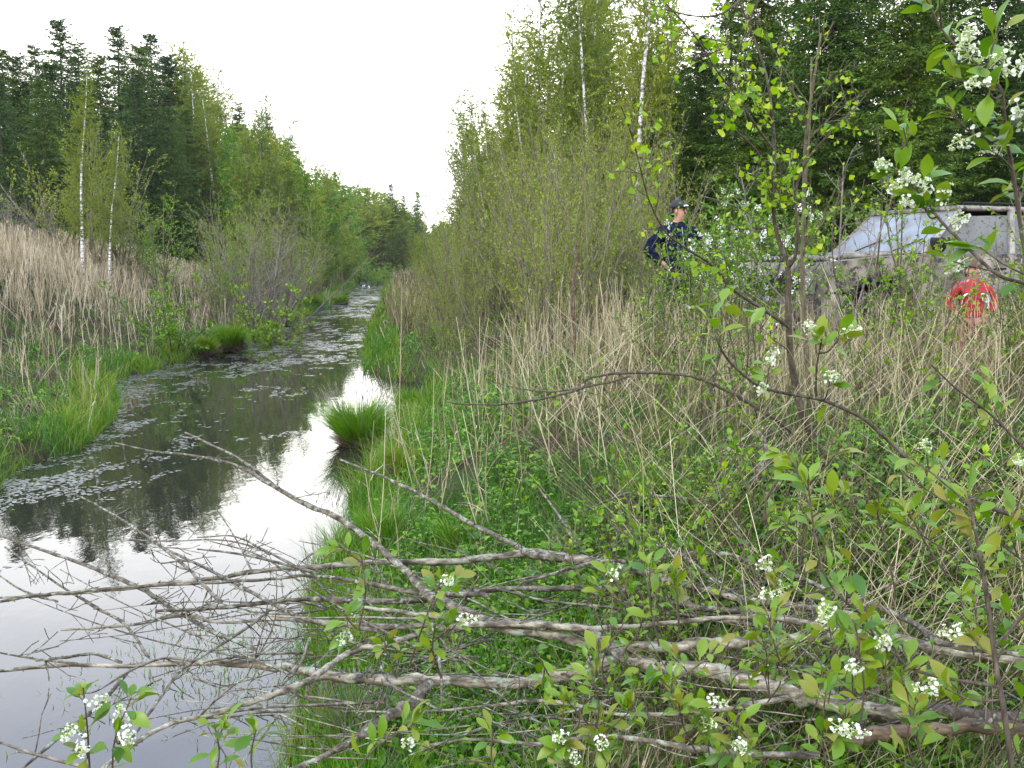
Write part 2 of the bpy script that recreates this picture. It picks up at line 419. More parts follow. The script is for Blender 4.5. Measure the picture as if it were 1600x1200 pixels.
def water_mat():
    m, n, l, b, out = new_mat('still_canal_water')
    b.inputs['Base Color'].default_value = (.020, .020, .013, 1)
    b.inputs['Roughness'].default_value = .015; b.inputs['IOR'].default_value = 1.45
    b.inputs['Specular IOR Level'].default_value = .8
    tc = n.new("ShaderNodeTexCoord"); mp = n.new("ShaderNodeMapping"); mp.inputs['Scale'].default_value = (1, .6, 1)
    a = n.new("ShaderNodeTexNoise"); a.inputs['Scale'].default_value = 5; a.inputs['Detail'].default_value = 3
    l.new(tc.outputs['Object'], mp.inputs[0]); l.new(mp.outputs[0], a.inputs['Vector'])
    bp = n.new("ShaderNodeBump"); bp.inputs['Strength'].default_value = .06; bp.inputs['Distance'].default_value = .02
    l.new(a.outputs['Fac'], bp.inputs['Height']); l.new(bp.outputs[0], b.inputs['Normal'])
    return m

# ------------------------------------------------------------------ setting: ground and water
def axis_pts(lo, hi, c, fine, growth):
    out = [c]; s = fine
    while out[-1] < hi: out.append(out[-1] + s); s = s * growth if out[-1] - c > 14 else s
    o2 = [c]; s = fine
    while o2[-1] > lo: o2.append(o2[-1] - s); s = s * growth if c - o2[-1] > 14 else s
    return np.array(o2[::-1][:-1] + out)
gx = axis_pts(-420, 420, -2.0, .14, 1.06)
gy = axis_pts(-60, 900, 10.0, .16, 1.022)
X, Y = np.meshgrid(gx, gy, indexing='ij')
Z = ground_z(X, Y)
nx, ny = len(gx), len(gy)
idx = np.arange(nx * ny).reshape(nx, ny)
F = np.stack([idx[:-1, :-1], idx[1:, :-1], idx[1:, 1:], idx[:-1, 1:]], -1).reshape(-1, 4)
g = MB().add(np.stack([X, Y, Z], -1), F).build('ground', ground_mat(), smooth=True)
tag(g, 'grassy soil banks on both sides of the narrow canal', 'ground', kind='structure')
wy = np.concatenate([np.arange(-30, 60, 1.0), np.arange(60, 152, 3.0)])
wa = np.stack([np.interp(wy, LY, LX) - 2.5, wy, 0 * wy], 1); wb = np.stack([np.interp(wy, RY, RX) + 2.5, wy, 0 * wy], 1)
V = np.stack([wa, wb], 1).reshape(-1, 3)
F = np.array([[2 * i, 2 * i + 1, 2 * i + 3, 2 * i + 2] for i in range(len(wy) - 1)])
w = MB().add(V, F).build('water', water_mat())
tag(w, 'still dark canal water mirroring trees and bright sky', 'water', kind='structure')

# ------------------------------------------------------------------ ground vegetation that nobody could count
def scatter(rng, n, px0, px1, d0, d1, power=1.0):
    """points spread evenly over what a walker on the bank sees: denser near, sparser far"""
    d = d0 * (d1 / d0) ** (rng.random(n) ** power)
    px = rng.uniform(px0, px1, n)
    return (px - 800) / 1500 * d, d

def on_ground(x, y, dz=-.01): return np.stack([x, y, ground_z(x, y) + dz], 1)
def rl(rng, n, a): t = rng.uniform(0, 2 * math.pi, n); r = rng.random(n) ** .7 * a; return np.stack([np.cos(t) * r, np.sin(t) * r], 1)
rng = np.random.default_rng(11)
def side(x, y):
    dr = x - xr(y); dl = xl(y) - x
    return dr, dl

# short green grass on both banks
mb = MB()
x, y = scatter(rng, 290000, -350, 2400, 1.5, 60)
dr, dl = side(x, y)
gn = fbm(x, y, 1.8)
keep = ((dr > 0.02) & ((gn > .42 + .10 * sstep((dr - 2.2) / 2)) | (dr < .5)) & (rng.random(len(x)) < np.interp(dr, [0, 1, 2.2, 3.5, 12], [1, .85, .5, .22, .18]))) | \
       ((dl > 0.02) & (gn > .46) & (rng.random(len(x)) < np.interp(dl, [0, 1, 3, 6, 12], [1, .9, .6, .15, .08])))
x, y, dr, dl, gn = x[keep], y[keep], dr[keep], dl[keep], gn[keep]
n = len(x); edge = np.minimum(np.where(dr > 0, dr, 99), np.where(dl > 0, dl, 99))
H = rng.uniform(.08, .34, n) * np.interp(edge, [0, .8, 2], [1.4, 1.1, .9]) * np.interp(y, [2, 6], [.8, 1])
blades(mb, on_ground(x, y), H, np.maximum(.005, .0007 * y) * rng.uniform(.7, 1.3, n), rl(rng, n, .5), rl(rng, n, .6), np.clip(rng.normal(.42, .2, n) + .9 * (fbm(x + 90, y, 1.1) - .5), 0, 1), rng)
tag(mb.build('green_grass', M['grass']), 'short fresh green grass covering the canal banks', 'grass', kind='stuff')

# trampled dead thatch
mb = MB()
x, y = scatter(rng, 225000, -350, 2400, 1.5, 45)
dr, dl = side(x, y)
gn = fbm(x + 40, y, 1.6)
pr = np.interp(dr, [0, .6, 2, 4], [.12, .25, .8, 1.2]) * (dr > 0) * np.where(gn > .46, 1, .25)
pl = np.interp(dl, [0, .8, 3, 6], [.25, .55, .9, 1]) * (dl > 0) * np.where(gn > .42, 1, .35)
keep = rng.random(len(x)) < np.maximum(pr, pl)
x, y = x[keep], y[keep]; n = len(x)
th = fbm(x, y, 2.2) * 9; th = th + rng.normal(0, .9, n); dirv = np.stack([np.cos(th), np.sin(th)], 1) * rng.uniform(.4, .9, (n, 1)) + rl(rng, n, .5)
blades(mb, on_ground(x, y, .0), rng.uniform(.12, .48, n), np.maximum(.0035, .0006 * y) * rng.uniform(.7, 1.4, n), dirv * .95, rl(rng, n, .35), np.clip(rng.normal(.5, .27, n) + .8 * (fbm(x + 60, y, .9) - .5), 0, 1), rng, taper=.5)
tag(mb.build('dead_thatch', M['brown_straw']), 'matted brown dead grass thatch lying on the banks', 'dead grass', kind='stuff')

# low broad leaved herbs in the hollow of the right bank and in patches on the left
mb = MB()
x, y = scatter(rng, 52000, -300, 2400, 1.6, 32)
dr, dl = side(x, y)
gn = fbm(x + 11, y + 5, 1.3)
pr = np.interp(dr, [0, .3, 1, 3, 4.5, 8], [0, .6, 1, .9, .4, .15]) * np.where(gn > np.interp(dr, [0, 3, 5], [.36, .42, .52]), 1, .12) * (dr > 0)
pl = np.where(gn > .50, .8, .08) * (dl > .3) * (dl < 6)
keep = rng.random(len(x)) < np.maximum(pr, pl)
x, y = x[keep], y[keep]; base = on_ground(x, y)
k = 8
hh = rng.uniform(.04, .26, len(x)) * np.interp(y, [2, 5], [.6, 1])
pos = np.repeat(base, k, 0); n = len(pos); lev = rng.uniform(.3, 1, n)
pos[:, 2] += np.repeat(hh, k) * lev
pos[:, :2] += rng.normal(0, .025, (n, 2))
az = rng.uniform(0, 2 * math.pi, n); ax = np.stack([np.cos(az), np.sin(az), rng.normal(.15, .35, n)], 1)
up = np.stack([rng.normal(0, .35, n), rng.normal(0, .35, n), np.ones(n)], 1)
sc = np.repeat(np.interp(y, [2, 12, 30], [.8, 1.15, 2.0]), k) * rng.uniform(.5, 1.5, n) * np.repeat(rng.choice([.75, 1.0, 1.5], len(x)), k)
leaves_near(mb, pos, ax, up, .038 * sc, rng.uniform(.014, .026, n) * sc, np.clip(rng.normal(.5, .25, n), 0, 1), LEAF_HERB)
top = base.copy(); top[:, 2] += hh
segs(mb, base, top, .0018, .001, 3, .2)
tag(mb.build('ground_herbs', M['herb']), 'low leafy green herbs carpeting the right bank', 'herbs', kind='stuff')

# standing dry reed stalks on the right bank
def stalks(rng, x, y, hlo, hhi, w, lean, name, mat, label, leafy=.6):
    mb = MB(); n = len(x); base = on_ground(x, y)
    H = rng.uniform(hlo, hhi, n); L = rl(rng, n, lean)
    tilt = rng.random(n) < .06; L[tilt] *= 3.0
    v = np.clip(rng.normal(.55, .25, n), 0, 1)
    blades(mb, base, H, w, L, rl(rng, n, .08), v, rng, nseg=4, taper=.45)
    blades(mb, base, H, w, L, rl(rng, n, .08), v, rng, nseg=4, taper=.45)
    m = rng.random(n) < leafy; k = m.sum()
    t = rng.uniform(.2, .8, k); b2 = base[m].copy(); b2[:, :2] += L[m] * (H[m] * t)[:, None]; b2[:, 2] += H[m] * t * .97
    blades(mb, b2, rng.uniform(.1, .3, k), w[m] * 1.3, rl(rng, k, .9), rl(rng, k, .9), v[m], rng, nseg=3)
    m = rng.random(n) < .3; k = m.sum(); b2 = base[m].copy(); b2[:, :2] += L[m] * H[m][:, None] ; b2[:, 2] += H[m] * .93
    for _ in range(2):
        blades(mb, b2, rng.uniform(.06, .16, k), w[m] * 1.2, rl(rng, k, .5), rl(rng, k, .5), v[m], rng, nseg=2)
    return tag(mb.build(name, mat), label, 'reeds', kind='stuff')

x, y = scatter(rng, 16000, 640, 1950, 5.0, 16, 1.0)
dr, dl = side(x, y)
px = 800 + 1500 * x / y
dens = np.interp(dr, [0, 1.0, 2.4, 3.4], [0, .03, .35, 1]) * np.clip((fbm(x, y + 30, .8) - .34) * 5, .12, 1) * np.interp(y, [5, 6.5, 8, 10], [.0, .12, .6, 1])
keep = rng.random(len(x)) < dens
x, y = x[keep], y[keep]
stalks(rng, x, y, .3, np.interp(800 + 1500 * x / y, [900, 1200], [1.05, .74]) * np.clip(.4 + 1.25 * fbm(x + 5, y + 3, .7), .5, 1.12), np.maximum(.0035, .00045 * y) * rng.uniform(.7, 1.5, len(x)), .16, 'dry_reeds', M['straw'], 'pale dry reed stalks standing thickly on the right bank')
# broken stalks lying across
mb = MB(); x, y = scatter(rng, 3800, 600, 1900, 3.0, 15)
dr, dl = side(x, y); keep = (dr > 1.6) & (rng.random(len(x)) < .8); x, y = x[keep], y[keep]; n = len(x)
th = rng.normal(0, 1.0, n); b = on_ground(x, y, .02); b[:, 2] += rng.uniform(0, .35, n)
L = np.stack([np.cos(th), np.sin(th) * .5], 1) * np.where(rng.random(n) < .5, 1, -1)[:, None]
blades(mb, b, rng.uniform(.25, .8, n), np.maximum(.003, .0006 * y), L * rng.uniform(.6, .95, (n, 1)), rl(rng, n, .2), np.clip(rng.normal(.65, .22, n), 0, 1), rng, nseg=3, taper=.3)
tag(mb.build('broken_reeds', M['straw']), 'broken pale reed stalks lying crosswise over the right bank', 'reeds', kind='stuff')

# tall dry grass on the mound of the left bank
x, y = scatter(rng, 60000, -420, 560, 13, 62)
dr, dl = side(x, y)
dens = np.interp(dl, [0, 2.8, 4.6, 6.2], [.02, .06, .45, 1]) * (dl > 0) * np.where(fbm(x, y + 13, 2.0) > .40, 1, .45) * np.interp(y, [13, 18, 22], [.15, .5, 1]) * np.where(dl > 18, 0, 1)
keep = rng.random(len(x)) < dens
x, y = x[keep], y[keep]
stalks(rng, x, y, .4, 1.15, np.maximum(.005, .0005 * y) * rng.uniform(.6, 1.4, len(x)), .30, 'dry_tall_grass', M['pink_reed'], 'pinkish tan dry tall grass on the mound of the left bank', .8)
# dry grass far down both banks
x, y = scatter(rng, 26000, 300, 1100, 25, 145)
dr, dl = side(x, y)
keep = ((dr > .5) & (dr < 9) & (rng.random(len(x)) < .45)) | ((dl > 1.5) & (dl < 9) & (rng.random(len(x)) < .6))
x, y = x[keep], y[keep]
stalks(rng, x, y, .4, 1.1, .0007 * y * rng.uniform(.6, 1.4, len(x)), .35, 'far_dry_grass', M['brown_straw'], 'faded brown grass between the bushes farther down the canal', .8)
# green sedge fringe at the water line
mb = MB(); yy = 4.5 * (139 / 4.5) ** (rng.random(26000) ** 1.0); n0 = len(yy)
rs = rng.random(n0) < .5
off = rng.random(n0) ** 1.6 * np.interp(yy, [5, 20, 60, 139], [.45, .8, 1.2, 1.6])
cl = vnoise(yy, np.where(rs, 3., 90.), .8 + yy[0] * 0) 
x = np.where(rs, xr(yy) + off - .10, xl(yy) - off + .10)
keep = rng.random(n0) < np.where(cl > .42, 1, .15); x, yy = x[keep], yy[keep]; n = len(x)
base = on_ground(x, yy); base[:, 2] = np.maximum(base[:, 2], -.05)
blades(mb, base, rng.uniform(.22, .62, n) * np.interp(yy, [4, 10, 139], [.75, 1, 1.3]), np.maximum(.006, .0008 * yy), rl(rng, n, .5), rl(rng, n, .65), np.clip(rng.normal(.5, .25, n) + 1.3 * (fbm(x + 31, yy, .9) - .5), 0, 1), rng, nseg=4)
tag(mb.build('sedge_fringe', M['sedge']), 'bright green sedge fringing the water edge', 'sedge', kind='stuff')

# floating leaves of pondweed
M['pond_leaf'] = leaf_mat('floating_pond_leaves', [(.05, .055, .03), (.10, .10, .07), (.17, .17, .14)], trans=0, rough=.28, obj_rand=0, spec=.8)
mb = MB()
N = 160000
d = 5 * (139 / 5) ** rng.random(N); x = rng.uniform(xl(d), xr(d)); w_ = xr(d) - xl(d)
fl = (x - xl(d)) / w_
patch = vnoise(x, d * .5, .55) * .40 + vnoise(x + 3, d * .6, .16) * .45 + vnoise(x, d * .3 + 9, 2.6) * .35
want = np.interp(d, [5, 8, 11, 16, 24, 45, 139], [.94, .86, .79, .735, .70, .66, .64]) + .16 * sstep((fl - .25) / .4) * (d < 22) - .22 * (1 - sstep(fl / .22)) * (d > 9) * (d < 30)
keep = patch + rng.uniform(-.16, .16, N) > want + .03
x, d = x[keep], d[keep]; n = len(x)
L = rng.uniform(.014, .042, n) * np.interp(d, [5, 20, 60, 139], [.8, 1.3, 2.6, 5]); az = rng.uniform(0, math.pi, n)
a = np.stack([np.cos(az), np.sin(az)], 1); b = np.stack([-a[:, 1], a[:, 0]], 1) * .5
k = 6; t = np.arange(k) * 2 * math.pi / k
V = np.zeros((n, k, 3)); 
V[:, :, :2] = np.stack([x, d], 1)[:, None] + (np.cos(t)[None, :, None] * a[:, None] + np.sin(t)[None, :, None] * b[:, None]) * L[:, None, None]
V[:, :, 2] = .004 + rng.uniform(0, .004, n)[:, None] + rng.normal(0, .0006, (n, k))
mb.add(V, np.arange(n * k).reshape(n, k), np.repeat(rng.random(n), k))
tag(mb.build('pondweed', M['pond_leaf']), 'drifts of small grey pondweed leaves floating on the water', 'pondweed', kind='stuff')
# short water starwort sprouting in the near water
mb = MB(); n = 1400
x = rng.normal(-1.75, .42, n); yy = rng.normal(5.9, .5, n); keep = x < xr(yy) - .05; x, yy = x[keep], yy[keep]; n = len(x)
blades(mb, np.stack([x, yy, 0 * x - .01], 1), rng.uniform(.02, .09, n), .006, rl(rng, n, .8), rl(rng, n, .8), rng.random(n), rng, nseg=2)
tag(mb.build('water_sprouts', M['herb']), 'thin green sprouts poking through the water by the brush pile', 'water plants', kind='stuff')

# ------------------------------------------------------------------ tussocks, each a thing
def tussock(px, py, r, h, label, mat='sedge', brown=.5, n=2600, seed=0, group=None, seedheads=False):
    rng = np.random.default_rng(seed + 70)
    d = 8.0
    for _ in range(30):                                  # where the photo's ray meets the bank
        p = P(px, py, d); d += 0.6 * (p[2] - max(float(ground_z(p[0], p[1])), 0.0)) * 3
    p = P(px, py, d); z0 = max(float(ground_z(p[0], p[1])), -.02)
    t = empty('sedge_tussock', (p[0], p[1], z0), label, 'tussock', group)
    a = rng.uniform(0, 2 * math.pi, n); rr = np.sqrt(rng.random(n)) * r * .55
    base = np.stack([np.cos(a) * rr, np.sin(a) * rr, h * .18 * (1 - (rr / r) ** 2)], 1)
    o = np.stack([np.cos(a), np.sin(a)], 1) * (rr / r)[:, None]
    mb = MB(); bl = o * .6 + rl(rng, n, .42)
    bl = bl + .35 * np.stack([np.cos(a * 3 + seed), np.sin(a * 4)], 1) * (rr / r)[:, None]
    blades(mb, base, h * rng.uniform(.35, 1.12, n) * (.8 + .25 * np.sin(a * 2 + seed)), max(.005, .0007 * d), bl, o * .7 + rl(rng, n, .25), np.clip(rng.normal(.5, .22, n), 0, 1), rng, nseg=5)
    mb.build('green_blades', M[mat], t)
    k = int(n * brown); a = rng.uniform(0, 2 * math.pi, k); rr = (.35 + .65 * rng.random(k)) * r * .6
    mb = MB(); base = np.stack([np.cos(a) * rr, np.sin(a) * rr, 0 * a], 1); o = np.stack([np.cos(a), np.sin(a)], 1)
    blades(mb, base, h * rng.uniform(.25, .55, k), max(.005, .0008 * d), o * .6 + rl(rng, k, .3), o * .45 + rl(rng, k, .3), rng.random(k) * .8, rng, nseg=4)
    mb.build('dead_skirt', M['brown_straw'], t)
    if seedheads:
        k = 130; a = rng.uniform(0, 2 * math.pi, k); rr = rng.random(k) * r * .5; o = np.stack([np.cos(a), np.sin(a)], 1)
        b0 = np.stack([np.cos(a) * rr, np.sin(a) * rr, 0 * a], 1); L = o * .45 + rl(rng, k, .15); HH = h * rng.uniform(1.05, 1.35, k)
        tip = b0.copy(); tip[:, :2] += L * HH[:, None]; tip[:, 2] += HH * .93
        mb = MB(); segs(mb, b0, tip, .0016, .001, 3, .4); e = tip + (tip - b0) * .07 ; segs(mb, tip, e, .005, .002, 4, .1)
        mb.build('seed_heads', M['purple_twig'], t)
    return t
tussock(562, 695, .42, .66, 'round bright green sedge tussock with seed heads standing in the water', mat='bright_sedge', n=5200, brown=.2, seed=1, seedheads=True)
tussock(632, 742, .20, .34, 'smaller green tussock on the bank right behind the seeded tussock', n=1800, seed=2)
tussock(356, 550, .6, .72, 'large domed yellow green tussock at the left water edge', n=4200, brown=.5, seed=3)
tussock(318, 556, .45, .6, 'small tussock left of the large domed tussock on the left bank', n=1500, seed=4)
for i, (a, b_, r, h) in enumerate([(605, 492, .5, .7), (490, 478, .6, .7), (440, 500, .5, .6), (612, 468, .5, .9), (530, 470, .7, .7), (385, 500, .4, .5)]):
    tussock(a, b_, r, h, 'small green tussock on the canal edge in the middle distance', n=700, seed=10 + i, group='small tussocks along the middle canal')
tussock(640, 640, .35, .40, 'flattened tussock beside the small inlet on the right bank', n=1300, mat='grass', seed=22, brown=.6)
tussock(1010, 790, .2, .28, 'straw and green tussock in the herbs below the bent grey stub', n=900, mat='grass', seed=23, brown=1.2)
tussock(535, 880, .14, .42, 'narrow upright green sedge clump in the water beside the long diagonal branch', n=260, seed=24, brown=.1)
tussock(1020, 700, .1, .24, 'small green clump under the bare arching branch', n=300, seed=25, brown=.3)
tussock(600, 850, .22, .36, 'long leaved lush grass clump at the right water edge', n=900, mat='grass', seed=26, brown=.1)
tussock(720, 860, .2, .26, 'low bright grass clump right of the lush waterside clump', n=700, mat='grass', seed=27, brown=.1)
tussock(560, 1165, .22, .26, 'grass clump with thin blades below the thick bent branch', n=700, mat='sedge', seed=28, brown=.3, seedheads=True)
# ------------------------------------------------------------------ trees
def perp_dir(rng, d, ang):
    a = d.orthogonal().normalized(); a.rotate(Matrix.Rotation(rng.uniform(0, 2 * math.pi), 3, d))
    return (d * math.cos(ang) + a * math.sin(ang)).normalized()

def grow(out, sites, rng, p, d, L, r, lev, PR):
    q = PR[lev]; n = max(2, int(round(L / q['seg']))); st = L / n
    last = lev == len(PR) - 1
    nxt = None if last else PR[lev + 1]
    nch = 0 if last else q['n'] * (L / q.get('ref', L))
    start = q.get('start', .2); acc = rng.random()
    for i in range(n):
        t = (i + 1) / n
        w = q['wig']
        d = (d + Vector((rng.normal(0, w), rng.normal(0, w), rng.normal(0, w) + q['trop'] * (1 if not q.get('tropt') else t)))).normalized()
        p2 = p + d * st
        r2 = max(r * (1 - q.get('tap', .85) / n * 1.0 * (1 if i < n else 1)), .0012) if False else max(r * 1.0, .0012)
        ra = max(r * (1 - q.get('tap', .85) * (i / n)), .002); rb = max(r * (1 - q.get('tap', .85) * t), .0015)
        out.append((p.x, p.y, p.z, p2.x, p2.y, p2.z, ra, rb, lev))
        if q.get('leaf'):
            for _ in range(rng.poisson(q['leaf'] * st)):
                f = rng.random(); c = p.lerp(p2, f); sites.append((c.x, c.y, c.z, d.x, d.y, d.z))
        if not last and t > start:
            acc += nch / n / (1 - start)
            while acc >= 1:
                acc -= 1
                c = p.lerp(p2, rng.random())
                shape = q['shape'](t)
                l2 = nxt['len'] * shape * rng.uniform(.7, 1.25)
                if l2 > .05:
                    grow(out, sites, rng, c, perp_dir(rng, d, nxt['ang'] * rng.uniform(.75, 1.25)), l2, min(rb * .65, l2 * nxt.get('rr', .012)), lev + 1, PR)
        p = p2

def wood_mesh(out, levels, sides, name, mat, parent):
    A = np.array([o for o in out if o[8] in levels])
    mb = MB()
    if len(A): segs(mb, A[:, 0:3], A[:, 3:6], A[:, 6], A[:, 7], sides, .5)
    return mb.build(name, mat, parent, smooth=sides > 4)

def leafy(name, seed, PR, base_stems, leafL, leafW, leafmat, trunkmat, twigmat, near=False, droop=0., label=None):
    rng = np.random.default_rng(seed); out, sites = [], []
    for (ox, oy, dx, dy, L, r) in base_stems:
        grow(out, sites, rng, Vector((ox, oy, 0)), Vector((dx, dy, 1)).normalized(), L, r, 0, PR)
    root = empty(name, (0, 0, 0))
    wood_mesh(out, (0,), 8, 'trunk', M[trunkmat], root)
    cr = MB(); S = np.array(sites); n = len(S)
    A = np.array([o for o in out if o[8] > 0])
    tw = MB(); segs(tw, A[:, 0:3], A[:, 3:6], A[:, 6], A[:, 7], 3, .5)
    tw.build('branches', M[twigmat], root)
    if n:
        ax = nrm(nrm(S[:, 3:]) * .5 + rng.normal(0, .7, (n, 3)) + np.array([0, 0, -droop]))
        var = np.clip(rng.normal(.5, .2, n) + .25 * (vnoise(S[:, 0] + S[:, 2], S[:, 1], .7) - .5), 0, 1)
        leaves_far(cr, S[:, :3], ax, leafL * rng.uniform(.6, 1.3, n), leafW * rng.uniform(.7, 1.2, n), var, rng)
        cr.build('crown', M[leafmat], root)
    z = max(max(o[5] for o in out), .1)
    root['h'] = z
    return root

def cone(t): return max(.10, (1 - t) ** .6) if t > .3 else .6 + t * .7
def even(t): return .55 + .45 * math.sin(math.pi * min(t, 1) ** .8)
def birch_proto(seed, H, lf=26, leafL=.055, start=.25, leafmat='birch_leaf', trunk='birch_bark', spread=.15, nb=85, n2=13):
    PR = [dict(seg=.5, wig=.022, trop=.03, n=nb, start=start, shape=cone, tap=.9),
          dict(seg=.3, wig=.09, trop=.0, n=n2, start=.12, shape=lambda t: 1.1 - .6 * t, len=H * spread * 1.5, ang=.75, ref=H * spread * 1.3, tap=.85, rr=.008, leaf=lf * .25),
          dict(seg=.2, wig=.12, trop=-.08, len=H * .07, ang=.8, tap=.7, leaf=lf, rr=.005)]
    return leafy('birch_tree', seed, PR, [(0, 0, .03, .0, H, H * .009)], leafL, leafL * .8, leafmat, trunk, 'twig', droop=.5)
def sapling_proto(seed, H, nst, lf=22, leafL=.045, leafmat='olive_leaf', twig='twig', fan=.22, name='young_sapling', n1=16):
    rg = np.random.default_rng(seed + 500)
    stems = [(rg.normal(0, .18), rg.normal(0, .18), rg.normal(0, fan), rg.normal(0, fan), H * rg.uniform(.6, 1.05), H * .0055) for _ in range(nst)]
    PR = [dict(seg=.3, wig=.05, trop=.03, n=n1, ref=H, start=.12, shape=lambda t: max(.25, 1.15 - t), tap=.9),
          dict(seg=.2, wig=.10, trop=.05, n=6, start=.15, shape=lambda t: 1.0 - .6 * t, len=H * .30, ang=.7, ref=H * .28, tap=.8, rr=.008, leaf=lf * .5),
          dict(seg=.14, wig=.12, trop=.03, len=H * .085, ang=.7, tap=.7, leaf=lf, rr=.006)]
    return leafy(name, seed, PR, stems, leafL, leafL * .75, leafmat, twig, twig)

def spruce_proto(seed, H, R, dens=1.0, step=.26):
    rng = np.random.default_rng(seed)
    root = empty('spruce_tree', (0, 0, 0)); root['h'] = H
    tr = MB(); zz = np.linspace(0, H, 14); tube(tr, np.stack([rng.normal(0, .015, 14), rng.normal(0, .015, 14), zz], 1), H * .011 * (1 - zz / H) + .008, 8)
    tr.build('trunk', M['spruce_bark'], root)
    cr = MB(); bA, bB, bra = [], [], []; tp, td, tl = [], [], []
    z = H * .03
    while z < H - .25:
        f = z / H; Lz = R * min(1, (1 - f) ** .78 * 1.2) + .10
        nb = rng.integers(5, 8)
        a0 = rng.uniform(0, 6.28)
        for b in range(nb):
            a = a0 + b * 2 * math.pi / nb + rng.normal(0, .3); L = Lz * rng.uniform(.45, 1.15); zj = z + rng.uniform(-.5, .5) * step * 1.3
            n = max(4, int(L / .14)); t = np.linspace(0, 1, n + 1)
            up0 = np.interp(f, [0, .5, .85, 1], [-.15, .0, .22, .4])
            rad = L * t; zb = zj + L * (up0 * t - .55 * (1 - f * .7) * t ** 1.7 + .28 * t ** 4)
            pts = np.stack([np.cos(a) * rad, np.sin(a) * rad, zb], 1)
            bA.append(pts[:-1]); bB.append(pts[1:]); bra.append(.012 * (1 - t[:-1]) + .004)
            dirs = nrm(np.gradient(pts, axis=0)); sd = np.cross(dirs, [0, 0, 1.])
            m = int(3.6 * n * dens)
            k = rng.integers(max(0, int(n * .04)), n + 1, m); s = np.where(rng.random(m) < .5, -1, 1)[:, None]
            lt = (.16 + .36 * (1 - t[k]) * min(L, 1.6)) * rng.uniform(.5, 1.2, m) * min(1, .45 + L)
            dd = nrm(dirs[k] * .75 + sd[k] * s * .85 + np.stack([rng.normal(0, .15, m), rng.normal(0, .15, m), rng.normal(-.38, .25, m)], 1))
            tp.append(pts[k]); td.append(dd); tl.append(lt)
        z += step * rng.uniform(.8, 1.2) * (1 if f < .75 else .8)
    segs(cr, np.concatenate(bA), np.concatenate(bB), np.concatenate(bra), np.concatenate(bra) * .8, 3, .1)
    tp, td, tl = map(np.concatenate, (tp, td, tl)); n = len(tp)
    bv = np.clip(rng.normal(.45, .2, n), 0, 1)
    for j in range(5):                                            # needle tufts along every twig
        f = (j + rng.random(n)) / 5; p = tp + td * (tl * f)[:, None]
        ax = nrm(td + rng.normal(0, .42, (n, 3)))
        leaves_far(cr, p, ax, rng.uniform(.10, .18, n) * np.minimum(1, .45 + tl), rng.uniform(.035, .055, n), np.clip(bv + rng.normal(0, .12, n) + .12 * (j == 4), 0, 1), rng)
    cr.build('crown', M['spruce'], root)
    return root

protos = {}
protos['spruce'] = [spruce_proto(s, 13, r, d) for s, r, d in ((1, 2.5, 1.0), (2, 2.9, .9), (3, 2.2, 1.1))]
protos['bigspruce'] = [spruce_proto(s, 15, r, 1.35, .24) for s, r in ((4, 3.4), (5, 3.0))]
protos['birch'] = [birch_proto(s, 12, lf, .055, st) for s, lf, st in ((21, 75, .22), (22, 85, .18), (23, 65, .25))]
protos['farbirch'] = [birch_proto(s, 10, 30, .12, .06, lm, tk, .19, 90, 10) for s, lm, tk in ((31, 'fresh_leaf', 'twig'), (32, 'birch_leaf', 'twig'), (33, 'olive_leaf', 'twig'), (34, 'birch_leaf', 'twig'))]
protos['sapling'] = [sapling_proto(s, 5, k) for s, k in ((41, 6), (42, 8), (43, 5), (44, 7))]
protos['fresh'] = [sapling_proto(s, 4, k, 26, .055, 'fresh_leaf') for s, k in ((51, 6), (52, 8))]
protos['bare'] = [sapling_proto(s, 4, k, 3, .04, 'olive_leaf', 'purple_twig', .35, 'bare_willow', 22) for s, k in ((61, 11), (62, 9))]
protos['lowbush'] = [sapling_proto(s, 1.8, k, 50, .05, 'fresh_leaf', 'dark_bark', .5, 'leafy_bush', 12) for s, k in ((71, 9), (72, 7))]
NAMES = dict(spruce='spruce_tree', bigspruce='spruce_tree', birch='birch_tree', farbirch='birch_tree', sapling='young_sapling', fresh='green_sapling', bare='bare_willow', lowbush='leafy_bush')
CATS = dict(spruce='spruce', bigspruce='spruce', birch='birch', farbirch='birch', sapling='sapling', fresh='sapling', bare='willow', lowbush='bush')
used = set(); tr_rng = np.random.default_rng(99)
def place(kind, px, top, d, label, group=None, wide=1.0, base_z=None, pi=None):
    pl = protos[kind]; i = tr_rng.integers(len(pl)) if pi is None else pi
    pr = pl[i]; x = (px - 800) / 1500 * d; gz = float(ground_z(x, d)) if base_z is None else base_z
    ztop = 2.5 + (410 - top) / 1500 * d; s = max(ztop - gz, .5) / pr['h']
    if (kind, i) in used: o = copy_tree(pr)
    else: used.add((kind, i)); o = pr
    if 'group' in o and not group: del o['group']
    o.name = NAMES[kind]; tag(o, label, CATS[kind], group)
    o.location = (x, d, gz - .05); o.scale = (s * wide, s * wide, s); o.rotation_euler = (0, 0, tr_rng.uniform(0, 6.28))
    return o

